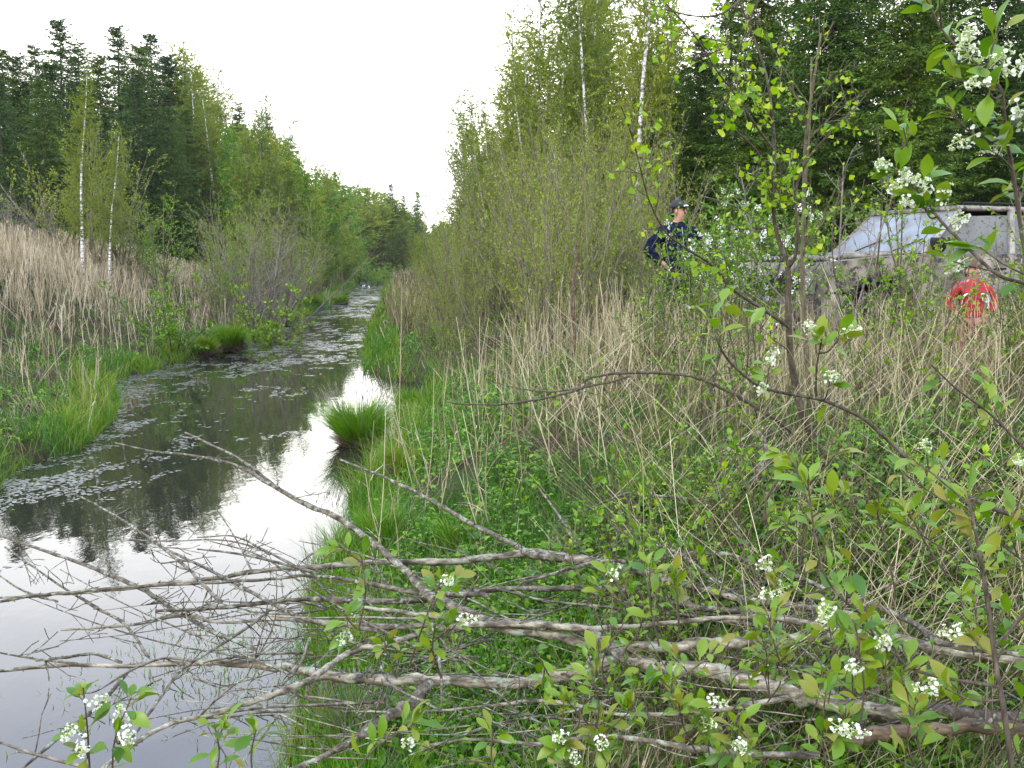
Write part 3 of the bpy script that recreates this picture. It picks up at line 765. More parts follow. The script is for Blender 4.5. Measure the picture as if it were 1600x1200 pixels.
# left wood: spruces
for px, top, d, lab in [(5, 60, 38, 'dark spruce cut by the left picture edge'), (50, 95, 44, 'dark spruce second from the left edge'),
                        (118, 42, 43, 'tallest dark spruce with a double top on the left'), (205, 52, 47, 'dark spruce with a dense pointed top behind the small white birches'),
                        (255, 62, 50, 'thin topped spruce right of the dense pointed one')]:
    place('spruce', px, top, d * 1.45, lab, wide=1.25)
place('spruce', 385, 165, 72, 'slim dark spruce rising above the pale birches of the left wood', wide=1.0)
place('spruce', 428, 180, 80, 'small pointed spruce at the right end of the left wood', wide=.9)
place('spruce', 305, 175, 64, 'broad spruce with its top hidden among pale birches', wide=1.5)
for px, top, d in [(-60, 70, 42), (-130, 60, 46), (20, 130, 36), (85, 130, 38), (160, 130, 50), (230, 130, 42), (275, 170, 43), (180, 180, 40), (-20, 160, 33), (330, 200, 52)]:
    place('spruce', px, top, d * 1.4, 'dark green spruce in the closed row of the left wood', 'spruces of the left wood', wide=1.35)
for px, top, d in [(-200, 60, 55), (-90, 120, 58), (60, 120, 60), (140, 110, 62), (220, 110, 62), (300, 110, 64), (-280, 80, 50)]:
    place('spruce', px, top + 20, d * 1.3, 'dark spruce standing farther back in the left wood', 'spruces at the back of the left wood', wide=1.4)
# left wood: birches behind
for px, top, d in [(300, 75, 58), (335, 95, 60), (270, 80, 56), (360, 110, 62), (395, 150, 64), (420, 170, 70), (440, 180, 74), (325, 120, 55), (350, 160, 52), (310, 90, 66), (345, 100, 68), (375, 130, 66), (405, 150, 60), (290, 85, 62), (455, 215, 76), (240, 90, 58)]:
    place('birch', px, top, d * 1.25, 'tall thin pale green birch standing against the sky above the left wood', 'pale birches behind the left spruces', wide=1.25)
place('birch', 132, 108, 31, 'young white stemmed birch leaning slightly on the dry grass mound', wide=.95, pi=0)
place('birch', 174, 200, 33, 'thinner white stemmed birch just right of the leaning birch', wide=1.0, pi=2)
for px, top, d in [(150, 170, 36), (190, 190, 37), (110, 200, 36)]:
    place('sapling', px, top, d, 'leafy sapling between the white stems and the spruces', 'leafy saplings at the edge of the left wood', wide=1.2)
# left: bushes
place('lowbush', 275, 412, 24.5, 'spreading fresh green bush leaning over the left bank', wide=1.05, pi=0)
place('fresh', 345, 320, 33, 'bright green sapling at the right end of the dry grass mound', wide=.9)
place('fresh', 262, 285, 37, 'light green shrub behind the mound in front of the spruces', wide=1.2)
place('fresh', 215, 280, 38, 'green shrub left of the light green shrub behind the mound', wide=1.2)
place('bare', 405, 300, 33, 'greyish bare willow bush leaning over the canal', wide=1.3, pi=0)
place('bare', 440, 330, 38, 'second bare willow bush beyond the leaning one', wide=1.2, pi=1)
place('lowbush', 425, 420, 30, 'small green bush at the foot of the leaning bare willow', wide=1.2, pi=1)
for px, top, d in [(365, 300, 40), (395, 285, 45), (425, 280, 48), (455, 300, 50), (380, 330, 42), (30, 300, 34), (75, 290, 35), (470, 320, 52), (350, 290, 44), (10, 280, 33)]:
    place('sapling' if px > 100 else 'bare', px, top, d, 'low olive sapling in the thicket along the left bank' if px > 100 else 'thin bare bush under the spruces behind the dry grass', 'thicket along the left bank' if px > 100 else 'bare bushes under the left spruces', wide=1.3)
# rows farther down the left bank
rr = np.random.default_rng(7)
for i in range(46):
    d = 48 * (150 / 48) ** rr.random(); e = float(np.interp(d, LY, LX)); x = e - 1.2 - rr.random() ** .8 * 9
    px = 800 + 1500 * x / d
    top = float(np.interp(px, [380, 440, 470, 520, 560, 600], [175, 215, 255, 275, 300, 310])) + rr.normal(12, 14)
    if px < 380: continue
    place('farbirch', px, max(top, 200), d, 'young pale green birch in the row along the left side of the far canal', 'young birches down the left side of the canal', wide=1.1)
for i in range(24):
    d = 45 * (135 / 45) ** rr.random(); x = float(np.interp(d, LY, LX)) - .8 - rr.random() * 2
    place('sapling' if rr.random() < .6 else 'fresh', 800 + 1500 * x / d, 410 - 1500 * rr.uniform(.5, 2.0) / d, d, 'waterside sapling low on the left side of the far canal', 'waterside saplings on the far left bank', wide=1.5)
for px, top, d in [(448, 225, 78), (462, 232, 84), (478, 238, 88), (495, 255, 95), (510, 262, 100), (525, 270, 108), (540, 276, 115), (470, 250, 70), (490, 268, 78), (515, 280, 90), (535, 288, 100), (555, 288, 125), (455, 255, 64)]:
    place('farbirch', px, top, d, 'young pale green birch in the row along the left side of the far canal', 'young birches down the left side of the canal', wide=1.5)
# closing trees at the end of the canal
for px, top, d in [(560, 300, 150), (575, 285, 160), (590, 290, 152), (600, 300, 158), (625, 315, 150), (640, 320, 155), (668, 340, 150), (685, 345, 140), (612, 312, 148), (580, 320, 144), (600, 335, 146), (560, 330, 146), (630, 340, 147), (545, 290, 155), (650, 345, 148), (530, 285, 160), (700, 350, 146), (720, 340, 150), (565, 292, 154), (583, 296, 149), (598, 306, 146), (608, 300, 162), (622, 318, 158), (636, 324, 149), (648, 330, 158), (660, 345, 145), (672, 348, 156), (690, 355, 150), (575, 345, 143), (615, 350, 143), (640, 360, 143)]:
    place('farbirch', px, top, d, 'fresh green tree closing the view where the canal ends', 'green trees at the end of the canal', wide=1.9)
place('spruce', 614, 288, 158, 'tiny dark spruce tip left of the pair above the far trees', wide=.9)
place('spruce', 655, 300, 140, 'tiny dark pointed spruce right of centre above the far trees', wide=1.0)
place('spruce', 633, 306, 150, 'tiny dark spruce between the two far spruce tips', wide=.9)
for px, top, d in [(690, 345, 190), (700, 350, 200), (710, 345, 210), (680, 350, 195), (725, 335, 200)]:
    place('spruce', px, top, d, 'far dark spruce low on the horizon right of the canal', 'far spruces on the horizon', wide=1.5)
for px, top, d in [(572, 405, 112), (585, 412, 128), (598, 408, 122), (560, 400, 118), (606, 410, 110), (592, 418, 98)]:
    place('lowbush', px, top, d, 'dark low bush overhanging the far end of the canal', 'low bushes at the far end of the canal', wide=1.9, base_z=.1)
for px, top, d in [(30, 85, 46), (80, 80, 47), (145, 75, 48), (175, 95, 46), (235, 80, 50), (280, 95, 52), (10, 110, 40), (100, 105, 41)]:
    place('spruce', px, top, d * 1.35, 'dark green spruce in the closed row of the left wood', 'spruces of the left wood', wide=1.45)
# right bank of the far canal
for i in range(44):
    d = 30 * (145 / 30) ** rr.random(); e = float(np.interp(d, RY, RX)); x = e + 1.4 + rr.random() ** .8 * 10
    px = 800 + 1500 * x / d
    lim = float(np.interp(px, [600, 640, 690, 705, 760, 830, 900], [400, 372, 345, 330, 240, 190, 170]))
    if px > 880: continue
    place('farbirch' if d > 60 else 'sapling', px, lim + abs(rr.normal(0, 18)), d, 'olive green sapling in the row along the right side of the far canal', 'saplings down the right side of the canal', wide=1.15)
place('birch', 728, 172, 52, 'lone slender birch at the left edge of the right thicket', wide=.9, pi=2)
for px, top, d in [(745, 150, 44), (765, 120, 42), (790, 60, 40), (815, 10, 38), (850, -40, 36), (880, -60, 33), (905, -80, 38), (940, -60, 36), (960, -30, 40), (775, 150, 36), (810, 110, 33), (840, 90, 30), (1000, -40, 42), (1035, -20, 44), (800, 60, 34), (825, 20, 32), (860, 20, 30), (890, -20, 30), (920, 20, 29), (955, 10, 30), (1010, 40, 31), (985, 60, 33), (750, 190, 38), (770, 200, 32), (1040, 60, 33)]:
    place('birch', px, top, d, 'tall slender birch with thin pale foliage behind the right thicket', 'slender birches behind the right thicket', wide=1.1)
place('birch', 986, -260, 24, 'thick white birch trunk streaked with black beside the dark spruces', wide=.8, pi=0)
place('birch', 924, -190, 27, 'second white birch trunk left of the thick streaked one', wide=.7, pi=1)
# thicket in front
for i in range(64):
    d = rr.uniform(13.5, 30); px = rr.uniform(690, 1040)
    x = (px - 800) / 1500 * d
    if x - float(xr(d)) < 1.9: continue
    top = float(np.interp(px, [700, 740, 800, 880, 960, 1040], [300, 250, 190, 170, 180, 215])) + rr.normal(20, 25)
    place('sapling', px, top, d, 'olive leaved young sapling in the dense thicket on the right bank', 'saplings of the right thicket', wide=.95)
for px, top, d in [(660, 400, 22), (690, 380, 24), (640, 420, 27), (720, 350, 22), (760, 330, 17), (620, 415, 33), (700, 395, 17)]:
    place('sapling', px, top, d, 'low sparse sapling at the waterside end of the right thicket', 'low saplings at the waterside', wide=1.0)
# right wood
for px, top, d, lab in [(1085, 60, 27, 'spruce at the left end of the dark right wood'), (1175, -60, 24, 'dark spruce behind the man'),
                        (1280, -150, 21, 'big dark spruce left of the car roof'), (1400, -170, 20, 'big dark spruce right behind the windscreen'),
                        (1530, -120, 22, 'big dark spruce above the car doors'), (1640, -150, 20, 'dark spruce at the right picture edge')]:
    place('bigspruce', px, top, d, lab, wide=1.15)
for px, top, d in [(1130, -20, 30), (1230, -90, 28), (1340, -110, 27), (1460, -100, 27), (1580, -100, 28), (1720, -120, 24), (1060, 110, 30), (1780, -100, 30), (1190, 40, 34), (1300, 0, 34), (1420, 0, 35), (1100, 100, 36), (1030, 120, 34), (1860, -120, 26)]:
    place('bigspruce', px, top, d, 'dark spruce filling the right wood behind the front row', 'spruces at the back of the right wood', wide=1.2)
for px, top, d in [(1110, 300, 15), (1170, 320, 16), (1300, 300, 15.5), (1360, 290, 16), (1080, 330, 14.5)]:
    place('fresh', px, top, d, 'thin leafy shrub between the spruces and the parked car', 'thin shrubs in front of the right wood', wide=1.0)
# ------------------------------------------------------------------ the parked muddy car
mud = noisy('dried_mud_on_paint', (.08, .07, .05), (.24, .215, .165), scale=5, lo=.38, hi=.62, rough=.9, bump=.3, c3=(.035, .03, .024), s3=13, p3=(.54, .62))
mud_light = noisy('mud_streaked_trim', (.15, .14, .12), (.30, .29, .26), scale=9, rough=.6)
mudglass = noisy('mud_splashed_glass', (.08, .085, .082), (.13, .135, .125), scale=2, rough=.55, c3=(.05, .045, .035), s3=26, p3=(.58, .63))
clearglass = noisy('windscreen_glass', (.13, .145, .14), (.22, .24, .235), scale=1.2, rough=.3, c3=(.11, .10, .075), s3=3.0, p3=(.42, .56))
blackm = plain('black_rubber', (.015, .015, .015), .8, spec=.2)
darkin = plain('dark_cabin', (.01, .01, .01), .9, spec=.1)

def prism(mb, prof, y0, y1, m=0, prof2=None):
    """extrude an x-z outline from y0 to y1"""
    a = np.array([(x, y0, z) for x, z in prof]); b = np.array([(x, y1, z) for x, z in (prof2 or prof)]); n = len(prof)
    mb.add(np.concatenate([a, b]), np.array([[i, (i + 1) % n, n + (i + 1) % n, n + i] for i in range(n)]), .5, m)
    mb.add(a, np.arange(n)[None, ::-1], .5, m); mb.add(b, np.arange(n)[None], .5, m)

def quadslab(mb, p, t, m=0):
    """four corners given, thickened along its normal"""
    p = np.asarray(p, float); nn = nrm(np.cross(p[1] - p[0], p[3] - p[0])) * t
    V = np.concatenate([p, p + nn]); F = np.array([[0, 3, 2, 1], [4, 5, 6, 7], [0, 1, 5, 4], [1, 2, 6, 5], [2, 3, 7, 6], [3, 0, 4, 7]])
    mb.add(V, F, .5, m)

def bev(o, w=.03, s=3):
    m = o.modifiers.new('bevel', 'BEVEL'); m.width = w; m.segments = s; m.limit_method = 'ANGLE'; m.angle_limit = .5
    for p in o.data.polygons: p.use_smooth = True
    return o

def build_car():
    c = empty('parked_car', (4.97, 11.52, 1.50), 'mud caked boxy estate car parked nose left behind the reeds', 'car', rz=math.radians(180 + 16))
    W = .88
    def arch(cx, r, n=9): return [(cx + r * math.cos(t), .42 + r * math.sin(t)) for t in np.linspace(0, math.pi, n)]
    low = [(2.08, .42), (2.12, .62), (2.08, .86), (2.0, 1.0), (1.3, 1.06), (.78, 1.09), (-2.02, 1.09), (-2.08, .9), (-2.1, .45), (-2.05, .34)]
    low += [(-1.70, .34)] + arch(-1.25, .42)[::-1][0:] + [(-.80, .34), (.88, .34)] + arch(1.33, .42)[::-1] + [(1.80, .34)]
    mb = MB(); prism(mb, low[::-1], -W, W); b = mb.build('body', mud, c); bev(b, .035)
    # hood bulge
    mb = MB(); quadslab(mb, [(.82, -.72, 1.085), (1.98, -.66, 1.01), (1.98, .66, 1.01), (.82, .72, 1.085)], .045); bev(mb.build('hood', mud, c), .03)
    # cabin (narrowing upwards): pillars and roof built as pieces, glass between
    def side_pts(s): return dict(a0=(.78, s * .84, 1.09), a1=(.26, s * .755, 1.57), b1=(-.42, s * .765, 1.59), b0=(-.38, s * .85, 1.09), c1=(-1.18, s * .765, 1.59), c0=(-1.16, s * .85, 1.09), d1=(-1.92, s * .755, 1.55), d0=(-2.02, s * .84, 1.09))
    mb = MB(); r = [(.30, -.77, 1.565), (.30, .77, 1.565), (-1.96, .77, 1.55), (-1.96, -.77, 1.55)]
    quadslab(mb, r[::-1] if False else r, .06); rf = mb.build('roof', mud, c); bev(rf, .03)
    mb = MB()
    for s in (-1, 1):
        tube(mb, [(.1, s * .62, 1.66), (-1.8, s * .62, 1.66)], .014, 6)
        for x in (.1, -.85, -1.8): tube(mb, [(x, s * .62, 1.60), (x, s * .62, 1.66)], .014, 6)
    mb.build('roof_rail', blackm, c)
    for s in (-1, 1):
        q = side_pts(s)
        mb = MB()
        for k, w in (('a', .028), ('b', .04), ('c', .035), ('d', .045)):
            p0, p1 = np.array(q[k + '0']), np.array(q[k + '1']); tube(mb, [p0, p1], w, 6)
        mb.build('pillar', mud_light if s > 0 else mud, c)
        for k0, k1, drop in (('a', 'b', .0), ('b', 'c', .07), ('c', 'd', .0)):
            A0, A1, B0, B1 = (np.array(q[k]) for k in (k0 + '0', k0 + '1', k1 + '0', k1 + '1'))
            f = .14 if s > 0 and k0 != 'c' else 0                     # window wound slightly down: dark gap on top
            A2 = A1 + (A0 - A1) * f; B2 = B1 + (B0 - B1) * f
            g = MB(); inn = np.array([0, -s * .012, 0]); quadslab(g, np.array([A0, B0, B2, A2]) + inn, .006 * s); g.build('side_window', mudglass, c)
        # door lines and handles
        for x0, x1 in ((.70, -.36), (-.40, -1.10)):
            mb = MB(); y = s * (W + .004)
            quadslab(mb, [(x0, y, .42), (x1, y, .42), (x1, y, 1.05), (x0, y, 1.05)][::s], .008); dr = mb.build('door', mud, c); bev(dr, .006, 1)
            mb = MB(); tube(mb, [(x1 + .10, y + s * .03, .93), (x1 + .26, y + s * .03, .93)], .014, 6); mb.build('handle', blackm, dr)
        mb = MB(); quadslab(mb, [(.62, s * .96, 1.10), (.74, s * .90, 1.10), (.74, s * .90, 1.24), (.62, s * 1.10, 1.24)], .05); bev(mb.build('mirror', blackm, c), .015)
        mb = MB()                                                      # wheel arch flare
        t = np.linspace(-.15, math.pi + .15, 14)
        for cx in (1.33, -1.25): tube(mb, np.stack([cx + .44 * np.cos(t), np.full(14, s * (W + .005)), .42 + .44 * np.sin(t)], 1), .035, 6)
        mb.build('arch_flare', blackm, c)
        mb = MB(); tube(mb, [(1.98, s * (W - .002), .68), (1.3, s * (W + .01), .68)], .012, 5); mb.build('side_trim', blackm, c)
        for cx in (1.33, -1.25):
            mb = MB(); yy = s * np.array([.66, .68, .84, .86]); 
            tube(mb, np.stack([np.full(4, cx), yy, np.full(4, .35)], 1), [.31, .35, .35, .31], 28); wh = mb.build('wheel', blackm, c)
            mb = MB(); tube(mb, np.stack([np.full(3, cx), s * np.array([.80, .868, .872]), np.full(3, .35)], 1), [.20, .20, .17], 20)
            for k in range(5):
                a = k * 2 * math.pi / 5; tube(mb, [(cx, s * .875, .35), (cx + .17 * math.cos(a), s * .875, .35 + .17 * math.sin(a))], .022, 5)
            mb.build('rim', mud, wh)
    g = MB(); quadslab(g, [(.77, -.80, 1.10), (.77, .80, 1.10), (.275, .73, 1.565), (.275, -.73, 1.565)], .01); g.build('windscreen', clearglass, c)
    g = MB(); quadslab(g, [(-2.03, .78, 1.10), (-2.03, -.78, 1.10), (-1.94, -.62, 1.55), (-1.94, .62, 1.55)], .01); g.build('rear_window', mudglass, c)
    g = MB(); quadslab(g, [(.7, -.78, 1.098), (.7, .78, 1.098), (-2.0, .78, 1.098), (-2.0, -.78, 1.098)], .004); g.build('cabin_floor', darkin, c)
    for s in (-1, 1):
        g = MB()                                                       # seats seen through the glass gaps
        quadslab(g, [(-.05, s * .38 - .22, 1.0), (-.05, s * .38 + .22, 1.0), (-.15, s * .38 + .2, 1.42), (-.15, s * .38 - .2, 1.42)], .1); bev(g.build('seat', darkin, c), .04)
        g = MB(); quadslab(g, [(2.10, s * .72 - .13, .66), (2.10, s * .72 + .13, .66), (2.08, s * .72 + .13, .85), (2.08, s * .72 - .13, .85)], .03); bev(g.build('headlight', noisy('muddy_lamp_glass', (.10, .095, .08), (.22, .21, .18), 12, rough=.45), c), .01)
    g = MB()
    for k in range(8):
        y = -.48 + k * .137; quadslab(g, [(2.11, y - .05, .66), (2.11, y + .05, .66), (2.09, y + .05, .86), (2.09, y - .05, .86)], .015)
    g.build('grille', blackm, c)
    g = MB(); prism(g, [(2.06, .38), (2.24, .40), (2.24, .58), (2.06, .60)][::-1], -.9, .9); bev(g.build('bumper', mud, c), .03)
    g = MB(); prism(g, [(-2.06, .38), (-2.24, .40), (-2.24, .58), (-2.06, .60)], -.9, .9); bev(g.build('bumper', mud, c), .03)
    g = MB()
    for s in (-.35, .35): tube(g, [(.80, s, 1.125), (.62, s + .28, 1.26)], .008, 5)
    g.build('wiper', blackm, c)
    return c
build_car()

# ------------------------------------------------------------------ people
def skin_obj(name, V, E, R, mat, parent, sub=2, root=0):
    me = bpy.data.meshes.new(name); me.from_pydata([tuple(v) for v in V], [tuple(e) for e in E], [])
    me.materials.append(mat)
    o = bpy.data.objects.new(name, me); SC.link(o); o.parent = parent
    o.modifiers.new('skin', 'SKIN').use_smooth_shade = True
    if not me.skin_vertices: me.attributes  # the modifier makes the layer
    me.update()
    sk = me.skin_vertices[0].data if me.skin_vertices else None
    if sk is None:
        bpy.context.view_layer.objects.active = o; bpy.ops.mesh.customdata_skin_add(); sk = me.skin_vertices[0].data
    for i, r in enumerate(R):
        sk[i].radius = (r, r) if not isinstance(r, tuple) else r; sk[i].use_root = (i == root)
    s = o.modifiers.new('subsurf', 'SUBSURF'); s.levels = sub; s.render_levels = sub
    return o

skin_m = plain('skin', (.40, .21, .14), .55)
def ball(mb, c, r, n=10, k=14, m=0, squash=(1, 1, 1), zmin=-1.1):
    th = np.linspace(.001, math.pi - .001, n); ph = np.arange(k) * 2 * math.pi / k
    V = np.stack([np.sin(th)[:, None] * np.cos(ph), np.sin(th)[:, None] * np.sin(ph), np.maximum(np.cos(th)[:, None] + 0 * ph, zmin)], -1) * r * np.array(squash) + np.array(c)
    F = np.array([[i * k + j, i * k + (j + 1) % k, (i + 1) * k + (j + 1) % k, (i + 1) * k + j] for i in range(n - 1) for j in range(k)])[:, ::-1]
    mb.add(V.reshape(-1, 3), F, .5, m)

def person(loc, rz, S, hs, headturn, jacket_m, pants_m, hair_m, label, elbows, hands_, group=None, cap=None, shoe_m=None):
    """S: overall scale for a 1.8 m figure, hs: extra head scale"""
    p = empty('person', loc, label, 'person', group, rz)
    q = lambda *a: np.array(a, float) * S
    hz = 1.665 if hs < 1.2 else 1.66
    ct, st = math.cos(headturn), math.sin(headturn)
    def hd(x, y, z): return np.array([x * ct - y * st, x * st + y * ct, 0]) * S * hs + np.array([0, -.01 * S, (hz * S) + z * S * hs])
    V = []; R = []; E = []
    def add(v, r, par=None):
        V.append(v); R.append(r if isinstance(r, tuple) else (r, r)); i = len(V) - 1
        if par is not None: E.append((par, i))
        return i
    pel = add(q(0, 0, .96), .13 * S); sp = add(q(0, 0, 1.14), .12 * S, pel); ch = add(q(0, 0, 1.34), (.16 * S, .12 * S), sp)
    nb = add(q(0, .01, 1.49), .065 * S, ch); nk = add(hd(0, .02, -.13), .052 * S * hs, nb)
    jaw = add(hd(0, -.02, -.065), .062 * S * hs, nk); mid = add(hd(0, .0, .01), .078 * S * hs, jaw); crown = add(hd(0, .012, .075), .062 * S * hs, mid)
    for s in (-1, 1):
        sh = add(q(s * .175, 0, 1.43), .06 * S, ch); el = add(q(s * elbows[0], elbows[1], elbows[2]), .042 * S, sh)
        wr = add(q(s * hands_[0], hands_[1], hands_[2]), .028 * S, el)
        dirv = nrm(q(s * .10, -.06, .92) - V[wr]); pm = add(V[wr] + dirv * .06 * S, (.034 * S, .018 * S), wr)
        for f in range(4):
            o = np.array([s * .004, -.026 + .017 * f, .004 * f]) * S
            k1 = add(V[pm] + dirv * .035 * S + o, .010 * S, pm); add(V[k1] + nrm(dirv + np.array([-s * .5, 0, -.2])) * (.034 - .003 * abs(f - 1.5)) * S, .008 * S, k1)
        t1 = add(V[wr] + dirv * .025 * S + np.array([0, -.03, .01]) * S, .011 * S, wr); add(V[t1] + np.array([0, -.02, -.02]) * S, .009 * S, t1)
        hp = add(q(s * .09, 0, .90), .088 * S, pel); kn = add(q(s * .11, -.02, .50), .056 * S, hp); an = add(q(s * .12, .01, .09), .038 * S, kn)
        add(q(s * .13, -.13, .035), .035 * S, an)
    skin_obj('body', V, E, R, skin_m, p)
    # face: nose, ears, eyes, brows and mouth
    mb = MB(); tube(mb, [hd(0, -.078, .022), hd(0, -.098, -.012), hd(0, -.092, -.02)], np.array([.007, .013, .010]) * S * hs, 7); mb.build('nose', skin_m, p, True)
    for s in (-1, 1):
        mb = MB(); ball(mb, hd(s * .078, .008, -.005), .026 * S * hs, squash=(.45, .8, 1.1)); mb.build('ear', skin_m, p, True)
        mb = MB(); ball(mb, hd(s * .030, -.073, .016), .0095 * S * hs); mb.build('eye', darkin, p, True)
    mb = MB(); tube(mb, [hd(-.024, -.080, -.052), hd(0, -.087, -.05), hd(.024, -.080, -.052)], .0055 * S * hs, 5); mb.build('mouth', M['red_wood'] if False else plain('lips', (.38, .15, .12), .5), p, True)
    hair = MB(); ball(hair, hd(0, .012, .035), .091 * S * hs, 12, 16, squash=(1, 1.05, 1.0), zmin=-.05)
    hair.add(*(lambda: (np.array([hd(x, .085, z) for x, z in ((-.06, .04), (.06, .04), (.055, -.07), (-.055, -.07))] + [hd(x, .06, z) for x, z in ((-.075, .04), (.075, .04), (.07, -.07), (-.07, -.07))]), np.array([[0, 1, 2, 3], [7, 6, 5, 4], [0, 4, 5, 1], [3, 2, 6, 7], [0, 3, 7, 4], [1, 5, 6, 2]])))())
    hair.build('hair', hair_m, p, True)
    if cap:
        mb = MB(); ball(mb, hd(0, .008, .045), .099 * S * hs, 12, 18, zmin=0.0); 
        quadslab(mb, [hd(-.06, -.085, .05), hd(-.045, -.165, .035), hd(.045, -.165, .035), hd(.06, -.085, .05)], .008 * S); mb.build('cap', cap[0], p, True)
        mb = MB(); tube(mb, [hd(-.06, -.085, .062), hd(0, -.112, .065), hd(.06, -.085, .062)], .011 * S, 6); mb.build('cap_front_strip', cap[1], p, True)  # pale curved strip across the cap front, just above the peak
    # jacket
    V2 = []; R2 = []; E2 = []
    def add2(v, r, par=None):
        V2.append(v); R2.append(r if isinstance(r, tuple) else (r, r)); i = len(V2) - 1
        if par is not None: E2.append((par, i))
        return i
    h0 = add2(q(0, 0, .90), (.175 * S, .14 * S)); h1 = add2(q(0, 0, 1.0), (.17 * S, .135 * S), h0); h2 = add2(q(0, 0, 1.18), (.185 * S, .15 * S), h1); h3 = add2(q(0, 0, 1.36), (.20 * S, .145 * S), h2)
    h4 = add2(q(0, .01, 1.475), (.10 * S, .09 * S), h3); add2(q(0, .01, 1.55), (.088 * S, .085 * S), h4)
    for s in (-1, 1):
        a = add2(q(s * .19, 0, 1.41), .085 * S, h3); b_ = add2((q(s * .19, 0, 1.41) + q(s * elbows[0], elbows[1], elbows[2])) / 2, .075 * S, a)
        c_ = add2(q(s * elbows[0], elbows[1], elbows[2]), .068 * S, b_); d_ = add2(q(s * hands_[0], hands_[1], hands_[2]) * .9 + .1 * q(s * elbows[0], elbows[1], elbows[2]), .046 * S, c_)
    jk = skin_obj('jacket', V2, E2, [(a_ * 1.1, b_ * 1.12) for a_, b_ in R2], jacket_m, p)
    fold = bpy.data.textures.new('cloth_folds', 'CLOUDS'); fold.noise_scale = .11 * S; dm = jk.modifiers.new('folds', 'DISPLACE'); dm.texture = fold; dm.strength = .05 * S; dm.mid_level = .5
    mb = MB(); tube(mb, [q(0, -.132, .88), q(0, -.150, 1.1), q(0, -.158, 1.3), q(0, -.11, 1.47)], .005 * S, 5); mb.build('zip', plain('zip_metal', (.25, .27, .3), .4), jk)
    # trousers and shoes
    V3 = [q(0, 0, .94)]; E3 = []; R3 = [(.14 * S, .12 * S)]
    for s in (-1, 1):
        b0 = len(V3); V3 += [q(s * .09, 0, .84), q(s * .11, -.02, .5), q(s * .12, .01, .11)]; R3 += [(.105 * S,) * 2, (.082 * S,) * 2, (.072 * S,) * 2]; E3 += [(0, b0), (b0, b0 + 1), (b0 + 1, b0 + 2)]
    skin_obj('trousers', V3, E3, R3, pants_m, p)
    for s in (-1, 1):
        mb = MB(); tube(mb, [q(s * .12, .05, .05), q(s * .122, -.02, .055), q(s * .13, -.12, .04), q(s * .132, -.19, .03)], np.array([.042, .05, .048, .03]) * S, 10); mb.build('shoe', shoe_m, p, True)
    return p, jk, q
navy = noisy('navy_jacket_cloth', (.003, .005, .015), (.008, .013, .034), scale=14, rough=.8, bump=.4)
jean = noisy('dark_jeans', (.012, .013, .018), (.028, .03, .036), scale=20, rough=.9)
for m_ in (navy, jean):
    m_.node_tree.nodes['Principled BSDF'].inputs['Specular IOR Level'].default_value = .1; m_.node_tree.nodes['Principled BSDF'].inputs['Roughness'].default_value = 1
hair_m = plain('dark_hair', (.03, .02, .015), .7)
p1, jk1, q1 = person((2.08, 12.2, 1.42), math.radians(18), 1.03, 1.0, math.radians(48), navy, jean, hair_m,
                     'man in a navy blue jacket and dark cap with hands on hips, looking right', (.385, .06, 1.20), (.19, -.04, 1.02),
                     cap=(plain('black_cap', (.012, .012, .015), .8), plain('pale_cap_strip', (.75, .78, .8), .4)), shoe_m=blackm)
mb = MB(); quadslab(mb, [q1(.06, -.165, 1.30), q1(.12, -.160, 1.30), q1(.12, -.158, 1.335), q1(.06, -.163, 1.335)], .006); mb.build('chest_badge', plain('cream_badge', (.75, .72, .6), .6), jk1)
red = noisy('red_jacket_cloth', (.24, .004, .007), (.36, .008, .012), scale=12, rough=.7, bump=.3)
redp = noisy('faded_red_trousers', (.14, .015, .02), (.24, .05, .06), scale=10, rough=.9)
gz = float(ground_z(4.3, 9.0))
p2, jk2, q2 = person((4.3, 9.0, gz), math.radians(-6), .60, 1.42, math.radians(10), red, redp, plain('brown_hair', (.07, .04, .025), .8),
                     'child in a red jacket with white chest stripes standing before the muddy car', (.36, .05, 1.16), (.24, -.06, .98), shoe_m=blackm)
wm = plain('white_stripe', (.75, .76, .78), .6)
for s in (-1, 1):
    mb = MB(); tube(mb, spline([q2(s * .07, -.165, 1.30), q2(s * .15, -.155, 1.29), q2(s * .195, -.135, 1.22), q2(s * .205, -.12, 1.08)], 4), .009, 6); mb.build('stripe', wm, jk2)
mb = MB(); quadslab(mb, [q2(.09, -.168, 1.20), q2(.16, -.150, 1.17), q2(.16, -.155, 1.23), q2(.09, -.170, 1.25)], .008); mb.build('chest_patch', wm, jk2)
# ------------------------------------------------------------------ foreground branches and shrubs
def zdepth(py, zb): return (2.5 - zb) * 1500 / (py - 410)
TW_DEAD = [dict(seg=.1, wig=.09, trop=.0, n=8, ref=1, start=.05, shape=lambda t: 1.1 - .7 * t, tap=.8),
           dict(seg=.06, wig=.13, trop=.01, n=5, ref=.4, start=.15, shape=lambda t: 1.1 - .6 * t, len=.38, ang=.65, tap=.8, rr=.009),
           dict(seg=.04, wig=.15, trop=.01, len=.12, ang=.8, tap=.7, rr=.01)]
fr = np.random.default_rng(321)

